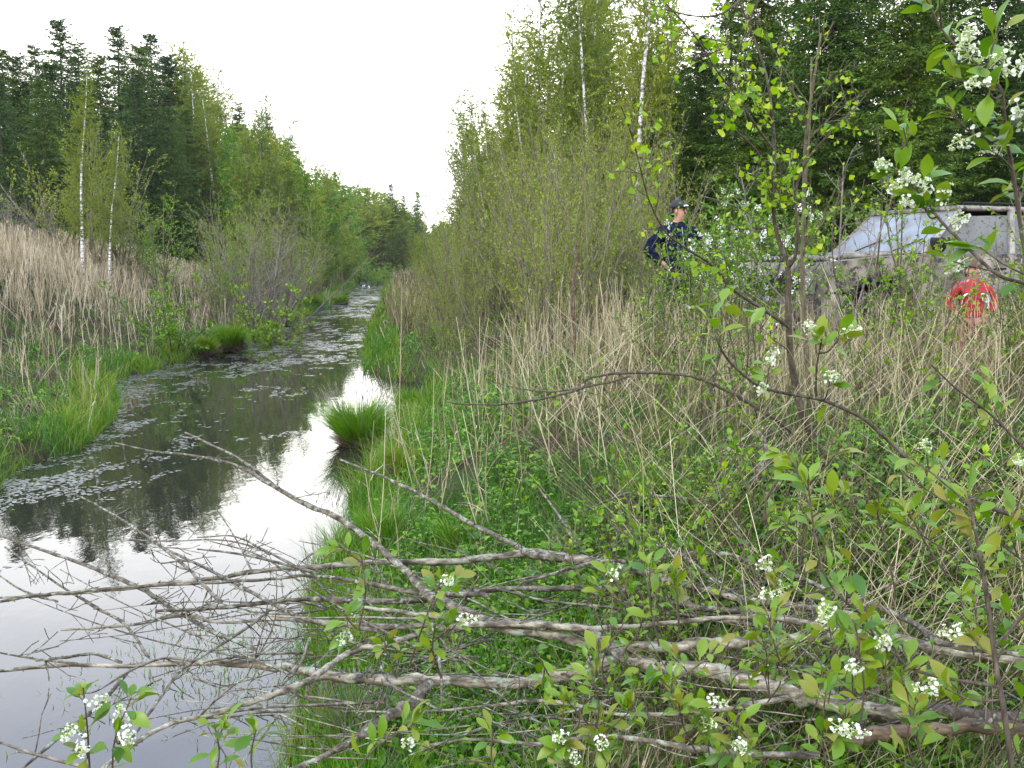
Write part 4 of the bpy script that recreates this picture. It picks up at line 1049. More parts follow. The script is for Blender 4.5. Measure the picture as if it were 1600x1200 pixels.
def twigs_on(mb, pts, rad, n_per_m, length, PR=TW_DEAD, sites=None, t0=.05, sides=4):
    seg = np.linalg.norm(np.diff(pts, axis=0), axis=1); L = seg.sum(); cum = np.concatenate([[0], np.cumsum(seg)])
    out = []; st = [] if sites is None else sites
    for _ in range(fr.poisson(n_per_m * L)):
        s = fr.uniform(t0, 1) * L; i = min(np.searchsorted(cum, s) - 1, len(seg) - 1); i = max(i, 0)
        f = (s - cum[i]) / max(seg[i], 1e-6); c = pts[i] * (1 - f) + pts[i + 1] * f; d = Vector(nrm(pts[i + 1] - pts[i]))
        l = length * fr.uniform(.35, 1.2) * (1.15 - .6 * s / L)
        grow(out, st, fr, Vector(c), perp_dir(fr, d, PR[1]['ang'] * fr.uniform(.7, 1.2)), l, min(rad[i] * .55, l * PR[1].get('rr', .009) + .001), 1, PR)
    if out:
        A = np.array(out); r = np.maximum(A[:, 6], .0011)
        segs(mb, A[:, :3], A[:, 3:6], r, np.maximum(A[:, 7], .0009), sides, .5)
    return st

def trace(pts, zb=None, k=.8):
    """(px, py, r_px[, d]) -> world points and radii"""
    P_, R_ = [], []
    for t in pts:
        d = t[3] if len(t) > 3 else zdepth(t[1], zb)
        P_.append(P(t[0], t[1], d)); R_.append(t[2] * k * (.78 + .22 * min(1, max(0, (t[2] - 6) / 8))) * d / 1500)
    S = spline(np.column_stack([P_, R_]), 6)
    return S[:, :3], np.maximum(S[:, 3], .0012)

def dead_branch(name, pts, zb, mat, label, twn=5, twl=.4, group=None, cat='branch', sides=12, knots=True):
    w, r = trace(pts, zb)
    nz = fr.normal(0, 1, w.shape); nz = (nz + np.roll(nz, 1, 0)) * .5; w = w + nz * r[:, None] * .22
    o = w[-1].copy(); root = empty(name, o, label, cat, group)
    mb = MB(); w2 = w - o
    tube(mb, w2, r * (1 + fr.normal(0, .07, len(r))), sides, rough=.05, rng=fr); mb.build('stem', M[mat], root, True)
    mb = MB(); twigs_on(mb, w2, r, twn * .6, twl * .75)
    for _ in range(int(len(w) * (.9 if knots else 0))):             # stubs and flakes of bark
        i = fr.integers(0, len(w) - 1); dv = perp_dir(fr, Vector(nrm(w[i + 1] - w[i])), 1.0)
        a = w2[i]; b = a + np.array(dv) * (r[i] * fr.uniform(1.2, 2.6)); segs(mb, [a], [b], r[i] * fr.uniform(.25, .5), r[i] * .15, 5, .5)
    mb.build('side_twigs', M['bark_wood'], root)
    return root

B = dead_branch
B('fallen_branch', [(0, 1048, 4), (100, 1040, 5), (200, 1040, 6), (300, 1035, 8), (380, 1037, 9), (450, 1045, 10), (520, 1056, 11), (580, 1062, 11), (650, 1065, 12), (770, 1068, 12), (860, 1060, 13), (920, 1045, 14), (975, 1030, 15), (1050, 1042, 16), (1110, 1048, 17), (1160, 1062, 17), (1215, 1078, 17), (1260, 1090, 16), (1330, 1105, 15), (1420, 1116, 14)], 1.20, 'dead_wood', 'thickest pale barkless branch with a hump, lying across the whole pile', 3, .45)
B('fallen_branch', [(560, 950, 5), (640, 958, 6), (700, 965, 8), (790, 985, 9), (850, 990, 10), (900, 1000, 11), (960, 1010, 12), (1030, 1010, 12), (1100, 1008, 12), (1180, 1003, 11), (1250, 997, 12), (1320, 990, 13), (1400, 1000, 12), (1500, 1020, 11), (1620, 1032, 11)], 1.24, 'dead_wood', 'silvery smooth branch curving just above the thickest pale branch', 3, .4)
B('fallen_branch', [(0, 940, 4), (60, 930, 5), (130, 925, 5), (230, 915, 6), (330, 905, 6), (400, 893, 6), (500, 885, 7), (600, 878, 7), (700, 877, 8), (780, 870, 8), (830, 865, 10), (900, 873, 12), (960, 885, 11), (1030, 900, 10), (1100, 920, 9), (1170, 938, 9), (1240, 945, 8), (1310, 957, 8), (1400, 975, 8)], 1.22, 'dead_wood', 'long straight branch with peeling bark, uppermost across the water', 4, .45)
B('fallen_branch', [(180, 692, 2, 5.0), (240, 705, 2.5, 4.8), (310, 713, 3.2, 4.6), (370, 728, 4, 4.45), (420, 755, 5.5, 4.3), (470, 785, 6.3, 4.15), (520, 805, 6.8, 4.05), (560, 830, 7.5, 3.95), (600, 862, 8, 3.85), (640, 900, 9, 3.7), (670, 930, 11, 3.55), (700, 945, 11, 3.45), (770, 972, 11, 3.3), (860, 977, 11, 3.25), (920, 988, 12, 3.15), (975, 1025, 12, 2.95)], 1.3, 'bark_wood', 'lichened branch slanting from the water up left to the knot of the pile', 3, .5)
B('fallen_branch', [(290, 676, 2.5, 5.0), (330, 695, 3, 4.75), (380, 720, 3.5, 4.5), (425, 756, 5, 4.3)], 1.3, 'bark_wood', 'thin forked tip joining the slanting lichened branch over the water', 2, .3)
B('fallen_branch', [(530, 718, 3, 5.1), (600, 745, 4, 4.9), (670, 780, 5, 4.7), (740, 820, 6, 4.5), (800, 850, 7, 4.3), (832, 866, 9, 4.15), (880, 872, 9, 4.1)], 1.3, 'bark_wood', 'straight grey branch slanting down right from the waterside tussock', 2, .35)
B('fallen_branch', [(0, 837, 2.5), (75, 862, 4), (150, 889, 5), (210, 915, 6), (244, 934, 6), (278, 957, 6), (330, 985, 6), (400, 1015, 5)], 1.16, 'bark_wood', 'thin branch slanting down from the left edge over the bright water', 5, .4)
B('fallen_branch', [(244, 955, 4), (337, 950, 5), (412, 942, 6), (469, 936, 6), (525, 937, 8), (600, 939, 8), (680, 936, 8), (762, 922, 7), (875, 919, 7), (969, 920, 7), (1025, 934, 8), (1100, 950, 8), (1180, 957, 8), (1260, 972, 7)], 1.22, 'bark_wood', 'dark rough branch crossing below the long peeling branch', 5, .4)
B('fallen_branch', [(95, 985, 2.5), (150, 981, 3), (215, 975, 4), (285, 962, 5), (350, 973, 4), (430, 968, 5), (525, 974, 7), (600, 980, 7), (680, 975, 6)], 1.2, 'dead_wood', 'broken pale tipped branch pointing left over the grey water', 4, .35)
B('fallen_branch', [(0, 934, 3), (67, 930, 3), (150, 922, 4), (225, 915, 4), (319, 911, 4), (412, 905, 4), (487, 900, 4), (544, 906, 5), (650, 925, 7), (762, 930, 7)], 1.26, 'bark_wood', 'knobbly thin branch running beside the long peeling branch at left', 6, .3)
B('fallen_branch', [(161, 1200, 5), (210, 1162, 6), (262, 1132, 6), (319, 1119, 6), (375, 1102, 7), (431, 1084, 8), (480, 1065, 8), (506, 1046, 8), (544, 1020, 7), (594, 1009, 7), (669, 988, 7), (725, 977, 8), (785, 975, 8), (837, 975, 8), (912, 982, 8), (987, 979, 6), (1112, 967, 6), (1187, 964, 7), (1262, 975, 8), (1350, 1000, 7)], 1.3, 'dead_wood', 'whitish lichened branch bending down to the lower left corner', 5, .45)
B('fallen_branch', [(420, 1215, 6), (500, 1185, 7), (556, 1155, 9), (605, 1121, 11), (642, 1099, 12), (672, 1065, 11)], 1.22, 'bark_wood', 'brown scarred branch sloping down left from the thickest branch', 3, .3)
B('fallen_branch', [(560, 1112, 2), (646, 1112, 3), (710, 1108, 3), (781, 1101, 4), (837, 1095, 5), (894, 1101, 5), (950, 1114, 5), (1025, 1116, 5), (1094, 1112, 6), (1187, 1099, 7), (1244, 1087, 8), (1300, 1080, 9)], 1.2, 'dead_wood', 'slim wavy pale branch below the thickest branch', 4, .35)
B('fallen_branch', [(657, 1166, 3), (744, 1155, 4), (837, 1162, 5), (931, 1151, 5), (1025, 1159, 7), (1100, 1172, 8), (1190, 1180, 8), (1280, 1180, 9)], 1.18, 'bark_wood', 'dark lichened branch lowest along the bottom middle', 4, .3)
B('fallen_branch', [(1330, 1168, 12), (1350, 1152, 14), (1385, 1143, 14), (1450, 1140, 14), (1525, 1138, 14), (1640, 1142, 15)], 1.22, 'red_wood', 'reddish peeled log at the lower right edge', 1, .2)
B('fallen_branch', [(1131, 1050, 13), (1187, 1073, 15), (1244, 1085, 16), (1319, 1102, 17), (1394, 1114, 17), (1487, 1117, 16), (1640, 1124, 16)], 1.14, 'dark_bark', 'dark mossy log under the thickest pale branch at right', 1, .3)
B('fallen_branch', [(811, 912, 3), (874, 894, 4), (936, 878, 5), (1014, 875, 5), (1092, 864, 5), (1139, 867, 5), (1186, 884, 5), (1233, 897, 6), (1280, 916, 6), (1330, 932, 6), (1375, 949, 7), (1431, 975, 8), (1469, 1003, 8), (1562, 1020, 7), (1640, 1025, 7)], 1.32, 'bark_wood', 'grey branch arching to the right over the long peeling branch', 3, .35)
B('fallen_branch', [(1000, 847, 3, 4.4), (1056, 862, 4, 4.2), (1120, 911, 5, 3.9)], 1.3, 'dead_wood', 'short pale stick sloping onto the long peeling branch', 2, .2)
B('fallen_branch', [(700, 955, 4), (760, 920, 3, 3.7), (850, 938, 3, 3.7), (960, 950, 4), (1100, 965, 5), (1230, 985, 5)], 1.2, 'bark_wood', 'thin twisted branch behind the silvery smooth branch', 4, .3)
TW = [
 ([(8, 855, 2), (45, 881, 2.5), (94, 915, 3), (150, 949, 4), (199, 979, 4), (232, 1027, 4)], 1.2),
 ([(94, 761, 1.5), (169, 799, 2.5), (232, 840, 4), (285, 881, 4), (319, 915, 5), (345, 941, 6)], 1.3),
 ([(225, 836, 2.5), (262, 859, 3), (337, 896, 4), (394, 926, 5), (450, 956, 5), (506, 975, 5), (590, 985, 5)], 1.25),
 ([(308, 858, 2), (375, 866, 3), (470, 888, 4), (499, 900, 4)], 1.25),
 ([(308, 840, 1.5), (365, 838, 2), (412, 859, 2.5), (461, 885, 3)], 1.3),
 ([(337, 793, 1.5), (367, 840, 2), (394, 893, 3)], 1.3),
 ([(250, 880, 2), (300, 878, 2.5), (352, 904, 3)], 1.27),
 ([(30, 1205, 4), (94, 1151, 5), (150, 1106, 5), (202, 1046, 5)], 1.2),
 ([(165, 1200, 4), (210, 1147, 4), (244, 1099, 4), (285, 1046, 4), (337, 1012, 4), (394, 975, 4), (424, 949, 4)], 1.3),
 ([(110, 1083, 1.5), (150, 1080, 2), (200, 1050, 3), (260, 1028, 3), (330, 1040, 3)], 1.25),
 ([(0, 1020, 2), (60, 1030, 3), (120, 1037, 3)], 1.22), ([(56, 1032, 3), (112, 1026, 4), (150, 1022, 4), (190, 1035, 4)], 1.24),
 ([(319, 1119, 3), (412, 1106, 3), (525, 1100, 4), (600, 1097, 4)], 1.2),
 ([(484, 998, 4), (468, 1040, 3.5), (440, 1072, 3)], 1.3),
 ([(590, 1025, 3.5), (612, 1070, 3.5), (690, 1110, 3)], 1.25),
 ([(675, 975, 4), (688, 1040, 4), (690, 1100, 3)], 1.32),
 ([(840, 760, 2, 4.8), (880, 815, 4, 4.6), (900, 850, 4, 4.4)], 1.3),
 ([(640, 1180, 2), (780, 1130, 2.5), (900, 1110, 3), (1000, 1075, 3)], 1.22),
 ([(1080, 880, 2), (1160, 935, 3), (1250, 1010, 3), (1330, 1080, 3)], 1.3),
 ([(0, 900, 2), (40, 925, 3), (90, 940, 3)], 1.22), ([(0, 1160, 3), (60, 1180, 4), (140, 1200, 5)], 1.25),
]
for pts, zb in TW:
    B('fallen_twig', pts, zb, 'bark_wood', 'thin bare knobbly side branch crossing the dead branch pile', 7, .22, 'thin side branches of the pile', sides=6)
for i in range(90):
    x0 = fr.uniform(450, 1650) if i % 9 else fr.uniform(250, 700); y0 = fr.uniform(885, 1190); L = fr.uniform(140, 420); a = fr.normal(0.05, .33)
    if x0 - L < 480 and y0 < 930: y0 += 60
    zb = fr.uniform(1.0, 1.26); r = fr.uniform(1.6, 4.0)
    pts = [(x0 - L * t, y0 - L * t * math.tan(a) + 14 * math.sin(3 * t + i), max(1.2, r * (1 - .6 * t))) for t in (1, .75, .5, .25, 0)]
    pts = [(a_, max(b_, 845), c_) for a_, b_, c_ in pts]
    B('fallen_twig', pts, zb, 'bark_wood' if i % 4 else 'dead_wood', 'slender dead stick jumbled within the branch pile', 5, .2, 'slender sticks in the pile', sides=5, knots=False)

# bird cherry
def raceme(mb_f, base, d, L, rng, buds=.45):
    """white flowers round a short stalk, buds towards the tip"""
    n = int(15 + L * 170); d = nrm(d)
    tip = base + d * L + np.array([0, 0, -.12 * L])
    segs(mb_f, [base], [tip], .0012, .0008, 3, .3, 1)
    t = rng.uniform(.15, 1, n); az = rng.uniform(0, 2 * math.pi, n); _, u, w = frame(d)
    rad = .013 * (1.25 - .7 * t) + rng.uniform(-.002, .003, n)
    c = base + (tip - base) * t[:, None] + (np.cos(az)[:, None] * u + np.sin(az)[:, None] * w) * rad[:, None]
    out = nrm(np.cos(az)[:, None] * u + np.sin(az)[:, None] * w + d * .3)
    segs(mb_f, base + (tip - base) * t[:, None], c, .0006, .0005, 3, .4, 1)
    op = rng.random(n) > buds * t * 1.6
    C, O = c[op], out[op]; m = len(C)
    if m:
        _, a, b = frame(O)
        for k in range(5):
            th = k * 2 * math.pi / 5 + rng.uniform(0, .5); dv = nrm((math.cos(th) * a + math.sin(th) * b) + O * .45)
            leaves_near(mb_f, C, dv, O, rng.uniform(.0045, .0062, m), .0055, rng.random(m), [(0, .2), (.45, .5), (.85, .42), (1, .15)], fold=-.2, curl=-.2)
    C = c[~op]
    for p_ in C:
        o = np.array([[1, 0, 0], [0, 1, 0], [-1, 0, 0], [0, -1, 0], [0, 0, 1], [0, 0, -1]]) * rng.uniform(.0022, .0034) + p_
        mb_f.add(o, np.array([[0, 1, 4], [1, 2, 4], [2, 3, 4], [3, 0, 4], [1, 0, 5], [2, 1, 5], [3, 2, 5], [0, 3, 5]]), rng.random(), 1)

def cherry(pts, label, leafn=26, leafL=.072, flowers=(), twig_n=2.5, twig_l=.16, zb=1.3, mat='dark_bark', bronze=.25, tipn=5, group=None, name='bird_cherry_shoot'):
    """pts from the base to the tip"""
    w, r = trace(pts, zb, .62); o = w[0].copy(); w = w - o
    root = empty(name, o, label, 'bird cherry', group)
    mb = MB(); tube(mb, w, r, 7); tips = [(w[-1], nrm(w[-1] - w[-3]))]
    sites = []; PR = [None, dict(seg=.05, wig=.08, trop=.03, len=twig_l, ang=.8, tap=.5, rr=.011, leaf=0)]
    out = []; seg = np.linalg.norm(np.diff(w, axis=0), axis=1); L = seg.sum()
    for _ in range(fr.poisson(twig_n * L)):
        i = fr.integers(int(len(w) * .15), len(w) - 1); d0 = Vector(nrm(w[i + 1] - w[i])); l = twig_l * fr.uniform(.5, 1.3)
        a = len(out); grow(out, sites, fr, Vector(w[i]), perp_dir(fr, d0, .8), l, .0022, 1, PR)
        tips.append((np.array(out[-1][3:6]), nrm(np.array(out[-1][3:6]) - np.array(out[-1][:3]))))
    if out: A = np.array(out); segs(mb, A[:, :3], A[:, 3:6], .0018, .0016, 5, .5)
    for f in flowers:
        p_ = P(f[0], f[1], f[2]) - o; j = np.argmin(np.linalg.norm(w - p_, axis=1)); dd_ = np.linalg.norm(p_ - w[j])
        if dd_ > .045:                                              # a side twig carries the cluster
            j = max(j - 3, 0); e = w[j] + (p_ - w[j]) * (1 - min(.6, .03 / dd_)); c_ = spline([w[j], (w[j] + e) / 2 + np.array([0, 0, -.012]), e], 4)
            tube(mb, c_, np.linspace(.0024, .0015, len(c_)), 5); tips.append((e, nrm(e - w[j])))
    mb.build('stem', M[mat], root, True)
    pos, ax = [], []
    for (p_, d_) in tips:
        for k in range(tipn + fr.integers(-1, 2)):
            az = perp_dir(fr, Vector(d_), fr.uniform(.35, 1.25)); pos.append(p_ - d_ * fr.uniform(0, .035)); ax.append(az)
    for _ in range(leafn):
        i = fr.integers(int(len(w) * .2), len(w) - 1); pos.append(w[i]); ax.append(perp_dir(fr, Vector(nrm(w[i + 1] - w[i])), fr.uniform(.6, 1.3)))
    pos = np.array(pos); ax = np.array([list(a) for a in ax]); n = len(pos)
    pet = pos + ax * .012; ax2 = nrm(ax + np.stack([0 * pos[:, 0], 0 * pos[:, 0], fr.normal(.05, .3, n)], 1))
    mb = MB(); segs(mb, pos, pet, .0009, .0009, 3, .9)
    up = np.stack([fr.normal(0, .5, n), fr.normal(-.15, .5, n), np.ones(n)], 1)
    Ls = leafL * fr.uniform(.5, 1.15, n)
    var = np.clip(fr.normal(.42, .17, n) + bronze * (fr.random(n) < .35), 0, 1)
    leaves_near(mb, pet, ax2, up, Ls, Ls * fr.uniform(.34, .45, n), var, LEAF_OVAL, fold=.3, curl=fr.uniform(0, .45, n)); mb.build('foliage', M['cherry_leaf'], root, True)
    for f in flowers:
        if isinstance(f, tuple): p_ = P(f[0], f[1], f[2]) - o; Lr = f[3] if len(f) > 3 else .07; j = np.argmin(np.linalg.norm(w - p_, axis=1)); d_ = nrm(p_ - w[j] + np.array([0, 0, .01])); base = p_ - d_ * Lr * .5; 
        else:
            pass
        mb = MB(); raceme(mb, base, d_, Lr, fr)
        mb.build('flower_cluster', [M['flower'], M['bud']], root)
    return root
C = cherry
C([(1730, 1640, 12, 1.75), (1700, 1100, 10, 1.75), (1650, 650, 8, 1.75), (1602, 400, 6, 1.75), (1582, 265, 6, 1.75), (1573, 217, 5.5, 1.72), (1569, 173, 5, 1.7), (1563, 138, 5, 1.7), (1541, 113, 4, 1.72), (1513, 87, 4, 1.75), (1476, 52, 3.5, 1.8), (1448, 0, 3, 1.8)], 'flowering bird cherry branch hanging in at the upper right corner', 34, .062, [(1510, 75, 1.7, .075), (1565, 85, 1.72, .06), (1525, 128, 1.65, .05), (1505, 215, 1.7, .06), (1555, 225, 1.72, .05), (1590, 100, 1.7, .06), (1515, 60, 1.72, .06), (1595, 185, 1.72, .05)], 6, .14)
C([(1573, 225, 4, 1.72), (1590, 190, 3, 1.7), (1620, 170, 3, 1.7)], 'short right hand spray of the upper right bird cherry branch', 8, .06, [(1592, 168, 1.7, .04)], 5, .1)
C([(1520, 210, 3, 1.7), (1498, 190, 3, 1.7), (1480, 160, 2.5, 1.7)], 'bronze tipped side shoot left of the upper right flowering branch', 3, .055, [], 2, .06, bronze=.6)
C([(1900, 1450, 12, 1.95), (1820, 900, 10, 1.95), (1700, 560, 8, 1.97), (1620, 456, 6, 2.0), (1560, 430, 6, 2.0), (1510, 385, 5.5, 2.05), (1470, 345, 5, 2.1), (1440, 305, 4, 2.15), (1400, 262, 3, 2.2)], 'flowering bird cherry branch reaching up left in front of the car windscreen', 10, .062, [(1380, 255, 2.15, .05), (1415, 275, 2.15, .06), (1430, 280, 2.1, .06), (1425, 312, 2.1, .06), (1475, 300, 2.1, .07), (1500, 340, 2.1, .05), (1445, 290, 2.1, .06), (1495, 410, 2.05, .05), (1400, 290, 2.15, .05)], 5, .12)
C([(1880, 1250, 11, 2.25), (1780, 960, 10, 2.25), (1640, 833, 8, 2.3), (1540, 790, 7.5, 2.35), (1480, 755, 7, 2.4), (1430, 725, 7, 2.45), (1390, 690, 6.5, 2.5), (1350, 655, 6, 2.5), (1310, 635, 6, 2.5), (1280, 624, 5.5, 2.5), (1215, 612, 5, 2.45), (1180, 600, 4.5, 2.4), (1140, 565, 4, 2.35), (1122, 535, 3.5, 2.3), (1110, 500, 2.5, 2.3)], 'long curved bird cherry branch rising from the right edge to olive tip leaves', 16, .062, [(1205, 555, 2.4, .06), (1300, 585, 2.4, .04), (1445, 695, 2.4, .05), (1190, 605, 2.4, .03)], 2.2, .14)
C([(1275, 622, 3.5, 2.5), (1276, 575, 3, 2.45), (1284, 530, 3, 2.4)], 'upright leafy shoot with big green leaves on the long curved branch', 6, .07, [(1265, 510, 2.4, .05), (1330, 515, 2.4, .06)], 2, .06)
C([(1850, 1150, 7, 2.6), (1740, 860, 6, 2.6), (1640, 742, 5, 2.6), (1590, 690, 4.5, 2.6), (1545, 645, 4, 2.6), (1495, 608, 3, 2.55), (1455, 570, 2.5, 2.5)], 'thin leafy shoot above the long curved branch at the right edge', 7, .06, [(1592, 715, 2.5, .05)], 2, .1)
C([(1800, 1250, 6, 2.1), (1700, 990, 5, 2.1), (1640, 905, 4, 2.1), (1590, 870, 4, 2.15), (1500, 800, 3, 2.2), (1440, 760, 2.5, 2.25)], 'low sprawling leafy shoot under the long curved branch', 14, .06, [], 3, .12)
C([(1585, 1230, 9, 1.7), (1570, 1120, 9, 1.72), (1558, 1050, 8, 1.75), (1548, 975, 8, 1.78), (1537, 900, 7, 1.8), (1528, 850, 6, 1.8), (1518, 800, 5, 1.82), (1510, 775, 4, 1.85)], 'dark upright bird cherry stem at the lower right with bronze top leaves', 22, .062, [(1490, 985, 1.8, .05), (1450, 1070, 1.75, .055)], 5, .14, bronze=.5)
C([(1555, 1010, 6, 1.76), (1600, 960, 6, 1.74), (1650, 900, 5, 1.74)], 'side fork leaving the dark upright stem to the right edge', 6, .06, [], 2, .1)
C([(1556, 1072, 6, 1.75), (1480, 1060, 5.5, 1.8), (1425, 1045, 5, 1.85), (1398, 1022, 4.5, 1.9), (1370, 1000, 4, 1.92), (1350, 965, 4, 1.95), (1310, 930, 4, 1.95), (1285, 890, 3.5, 1.95), (1275, 850, 3, 1.95), (1268, 800, 3, 1.95), (1262, 750, 2.5, 1.95)], 'winding bird cherry shoot climbing left from the dark upright stem', 34, .066, [(1288, 955, 1.9, .06), (1210, 920, 2.0, .07), (1380, 1000, 1.85, .07), (1195, 880, 2.0, .035), (1335, 1040, 1.85, .04)], 5, .13, bronze=.35)
SH = [(1300, 1230, 1290, 1080, 1.85, [(1315, 1135, 1.8, .06), (1340, 1140, 1.8, .05)]), (1345, 1130, 1340, 1010, 1.85, []), (1165, 1230, 1150, 1130, 2.0, [(1155, 1165, 1.95, .045)]), (1090, 1180, 1060, 1090, 2.1, [(1105, 1130, 2.05, .04), (1120, 1095, 2.05, .05)]),
      (1220, 1040, 1200, 960, 2.2, []), (1030, 1010, 1015, 880, 2.3, []), (1060, 1000, 1052, 900, 2.3, []), (900, 1230, 880, 1100, 2.1, [(875, 1150, 2.05, .05), (895, 1180, 2.05, .05)]), (940, 1210, 935, 1140, 2.1, [(940, 1160, 2.05, .04)]),
      (640, 1040, 690, 905, 2.4, [(700, 905, 2.35, .04)]), (690, 1060, 680, 975, 2.4, [(730, 965, 2.35, .07)]), (560, 985, 565, 870, 2.4, [(538, 993, 2.3, .065)]), (560, 985, 540, 960, 2.3, []),
      (140, 1200, 130, 1075, 1.9, [(150, 1095, 1.9, .06), (110, 1140, 1.85, .045), (130, 1165, 1.85, .06)]), (175, 1220, 205, 1090, 1.9, [(188, 1115, 1.9, .045), (200, 1150, 1.85, .05)]),
      (330, 1230, 335, 1130, 1.95, []), (395, 1215, 400, 1140, 1.9, []), (1440, 1220, 1430, 1100, 1.8, []), (1400, 930, 1370, 800, 2.2, []), (1480, 900, 1420, 800, 2.2, []), (1200, 830, 1220, 740, 2.4, []), (1250, 880, 1245, 720, 2.3, []),
      (1060, 1060, 1120, 1010, 2.1, []), (780, 1230, 770, 1140, 2.1, [(640, 1160, 2.1, .04)]), (560, 1200, 650, 1130, 2.1, []), (620, 1060, 600, 1000, 2.3, []), (1480, 1180, 1500, 1080, 1.8, []), (1560, 840, 1600, 760, 2.0, []), (830, 1010, 860, 1060, 2.2, []), (980, 960, 955, 900, 2.4, [(960, 895, 2.4, .05)])]
SHL = {0: 'flowering shoot with a large double cluster low in front of the dark mossy log', 2: 'shoot with one round white cluster at the bottom edge right of centre', 3: 'shoot with two small budding clusters below the silvery smooth branch',
       7: 'shoot with two hanging white clusters at the bottom middle', 8: 'short shoot with a single cluster just right of the two hanging clusters', 11: 'bronze topped shoot standing beside the slanting lichened branch',
       12: 'shoot whose white cluster lies across the knot of the pile', 13: 'tall shoot at the water edge with one cluster over the grey water', 15: 'leftmost flowering shoot over the water in the lower left corner',
       16: 'flowering shoot just right of the leftmost one over the water'}
for i, (a, b_, c_, d_, dd, fl) in enumerate(SH):
    mx, my = (a + c_) / 2 + fr.normal(0, 8), (b_ + d_) / 2
    C([(a, b_, 3.5, dd), (mx, my, 3, dd), (c_, d_, 2.5, dd)], SHL.get(i) or ('flowering' if fl else 'leafy') + ' bird cherry shoot poking up through the dead branch pile', 6, .060, fl, 4, .09, bronze=.35, tipn=6,
      group=('flowering' if fl else 'leafy') + ' shoots in the branch pile')
for i in range(34):
    a = fr.uniform(880, 1640); b_ = fr.uniform(1000, 1230); dd = fr.uniform(1.9, 2.5) * (1 if b_ > 1100 else 1.15); h = fr.uniform(50, 130)
    C([(a, b_, 3, dd), (a + fr.normal(0, 20), b_ - h * .5, 2.5, dd), (a + fr.normal(0, 35), b_ - h, 2, dd)], 'leafy bird cherry shoot poking up through the dead branch pile', 5, .055, [], 4, .08, bronze=.3, tipn=5, group='leafy shoots in the branch pile')

# young birch with several dark stems
def leafy_stems(name, label, stems, PR, leafmat, prof, leafL, leafW, barkmat, cat, twn=7, twl=.5, group=None, t0=.25, droop=.5, zb=1.3):
    ws = [trace(s, zb, .66) for s in stems]; o = ws[0][0][0].copy(); root = empty(name, o, label, cat, group)
    mb = MB(); tw = MB(); sites = []
    for w, r in ws:
        w = w - o; tube(mb, w, r, 9, rough=.04, rng=fr); twigs_on(tw, w, r, twn, twl, PR, sites, t0, 4)
    mb.build('trunk', M[barkmat], root, True); tw.build('twigs', M[barkmat], root)
    S = np.array(sites); n = len(S)
    if n:
        ax = nrm(nrm(S[:, 3:]) * .5 + fr.normal(0, .6, (n, 3)) + np.array([0, 0, -droop])); up = fr.normal(0, .7, (n, 3)) + np.array([0, -.3, .8])
        pet = S[:, :3] + ax * .012; mb = MB(); segs(mb, S[:, :3], pet, .0007, .0007, 3, .8)
        L = leafL * fr.uniform(.55, 1.15, n)
        leaves_near(mb, pet, ax, up, L, L * leafW, np.clip(fr.normal(.5, .24, n), 0, 1), prof, fold=.2, curl=fr.uniform(0, .3, n)); mb.build('foliage', M[leafmat], root, True)
    return root
PB = [None, dict(seg=.08, wig=.09, trop=.03, n=5, ref=.5, start=.15, shape=lambda t: 1.1 - .6 * t, len=.5, ang=.7, tap=.8, rr=.006, leaf=9),
      dict(seg=.05, wig=.12, trop=0., len=.18, ang=.75, tap=.7, rr=.006, leaf=30)]
PBs = [None, dict(PB[1], leaf=3), dict(PB[2], leaf=8)]
leafy_stems('young_birch', 'multi stemmed young birch with dark forked trunk at right of centre', [
    [(1284, 728, 13, 5.2), (1268, 680, 11, 5.15), (1252, 640, 10, 5.1), (1243, 600, 10, 5.1), (1236, 560, 9, 5.05), (1232, 500, 9, 5.0), (1231, 420, 8, 5.0), (1220, 385, 7, 5.0), (1210, 345, 6, 5.0), (1207, 290, 6, 5.0), (1210, 230, 5, 5.0), (1200, 130, 4, 5.0), (1178, 60, 3, 5.0), (1150, -10, 2.5, 5.0)],
    [(1231, 420, 6, 5.0), (1243, 398, 5, 4.95), (1246, 350, 4.5, 4.9), (1243, 300, 4, 4.9), (1262, 250, 3.5, 4.85), (1300, 205, 2.5, 4.8), (1345, 160, 2, 4.8)],
    [(1210, 235, 4, 5.0), (1180, 195, 3.5, 4.9), (1150, 150, 3, 4.8), (1120, 110, 2.5, 4.7), (1085, 55, 2.5, 4.6), (1040, 5, 2, 4.5)],
    [(1208, 290, 3.5, 5.0), (1185, 240, 3, 4.9), (1150, 205, 2.5, 4.8), (1110, 180, 2, 4.8)]], PB, 'young_birch_leaf', LEAF_BIRCH, .045, .85, 'dark_bark', 'birch', 6.5, .46)
leafy_stems('young_birch', 'long leafy branch stretching up left across the man', [
    [(1234, 512, 6, 5.0), (1200, 488, 5.5, 4.95), (1168, 468, 5, 4.9), (1140, 447, 5, 4.85), (1112, 414, 4, 4.8), (1072, 388, 3.5, 4.7), (1040, 362, 3, 4.6), (1015, 315, 2.5, 4.5), (1000, 260, 2.2, 4.4), (985, 205, 2, 4.35), (970, 165, 1.5, 4.3)]], PB, 'young_birch_leaf', LEAF_BIRCH, .048, .85, 'dark_bark', 'birch', 9, .28)
leafy_stems('young_birch', 'straight grey birch stem with bare budded tip behind the forked trunk', [
    [(1266, 640, 8, 5.9), (1258, 520, 7.5, 5.9), (1254, 420, 7, 5.9), (1256, 330, 6, 5.9), (1258, 230, 4.5, 5.9), (1268, 150, 4, 5.9), (1283, 52, 3, 5.9)],
    [(1256, 330, 3, 5.9), (1265, 200, 3, 5.8), (1268, 90, 2.5, 5.8)]], PBs, 'young_birch_leaf', LEAF_BIRCH, .045, .85, 'green_bark', 'birch', 5, .5)
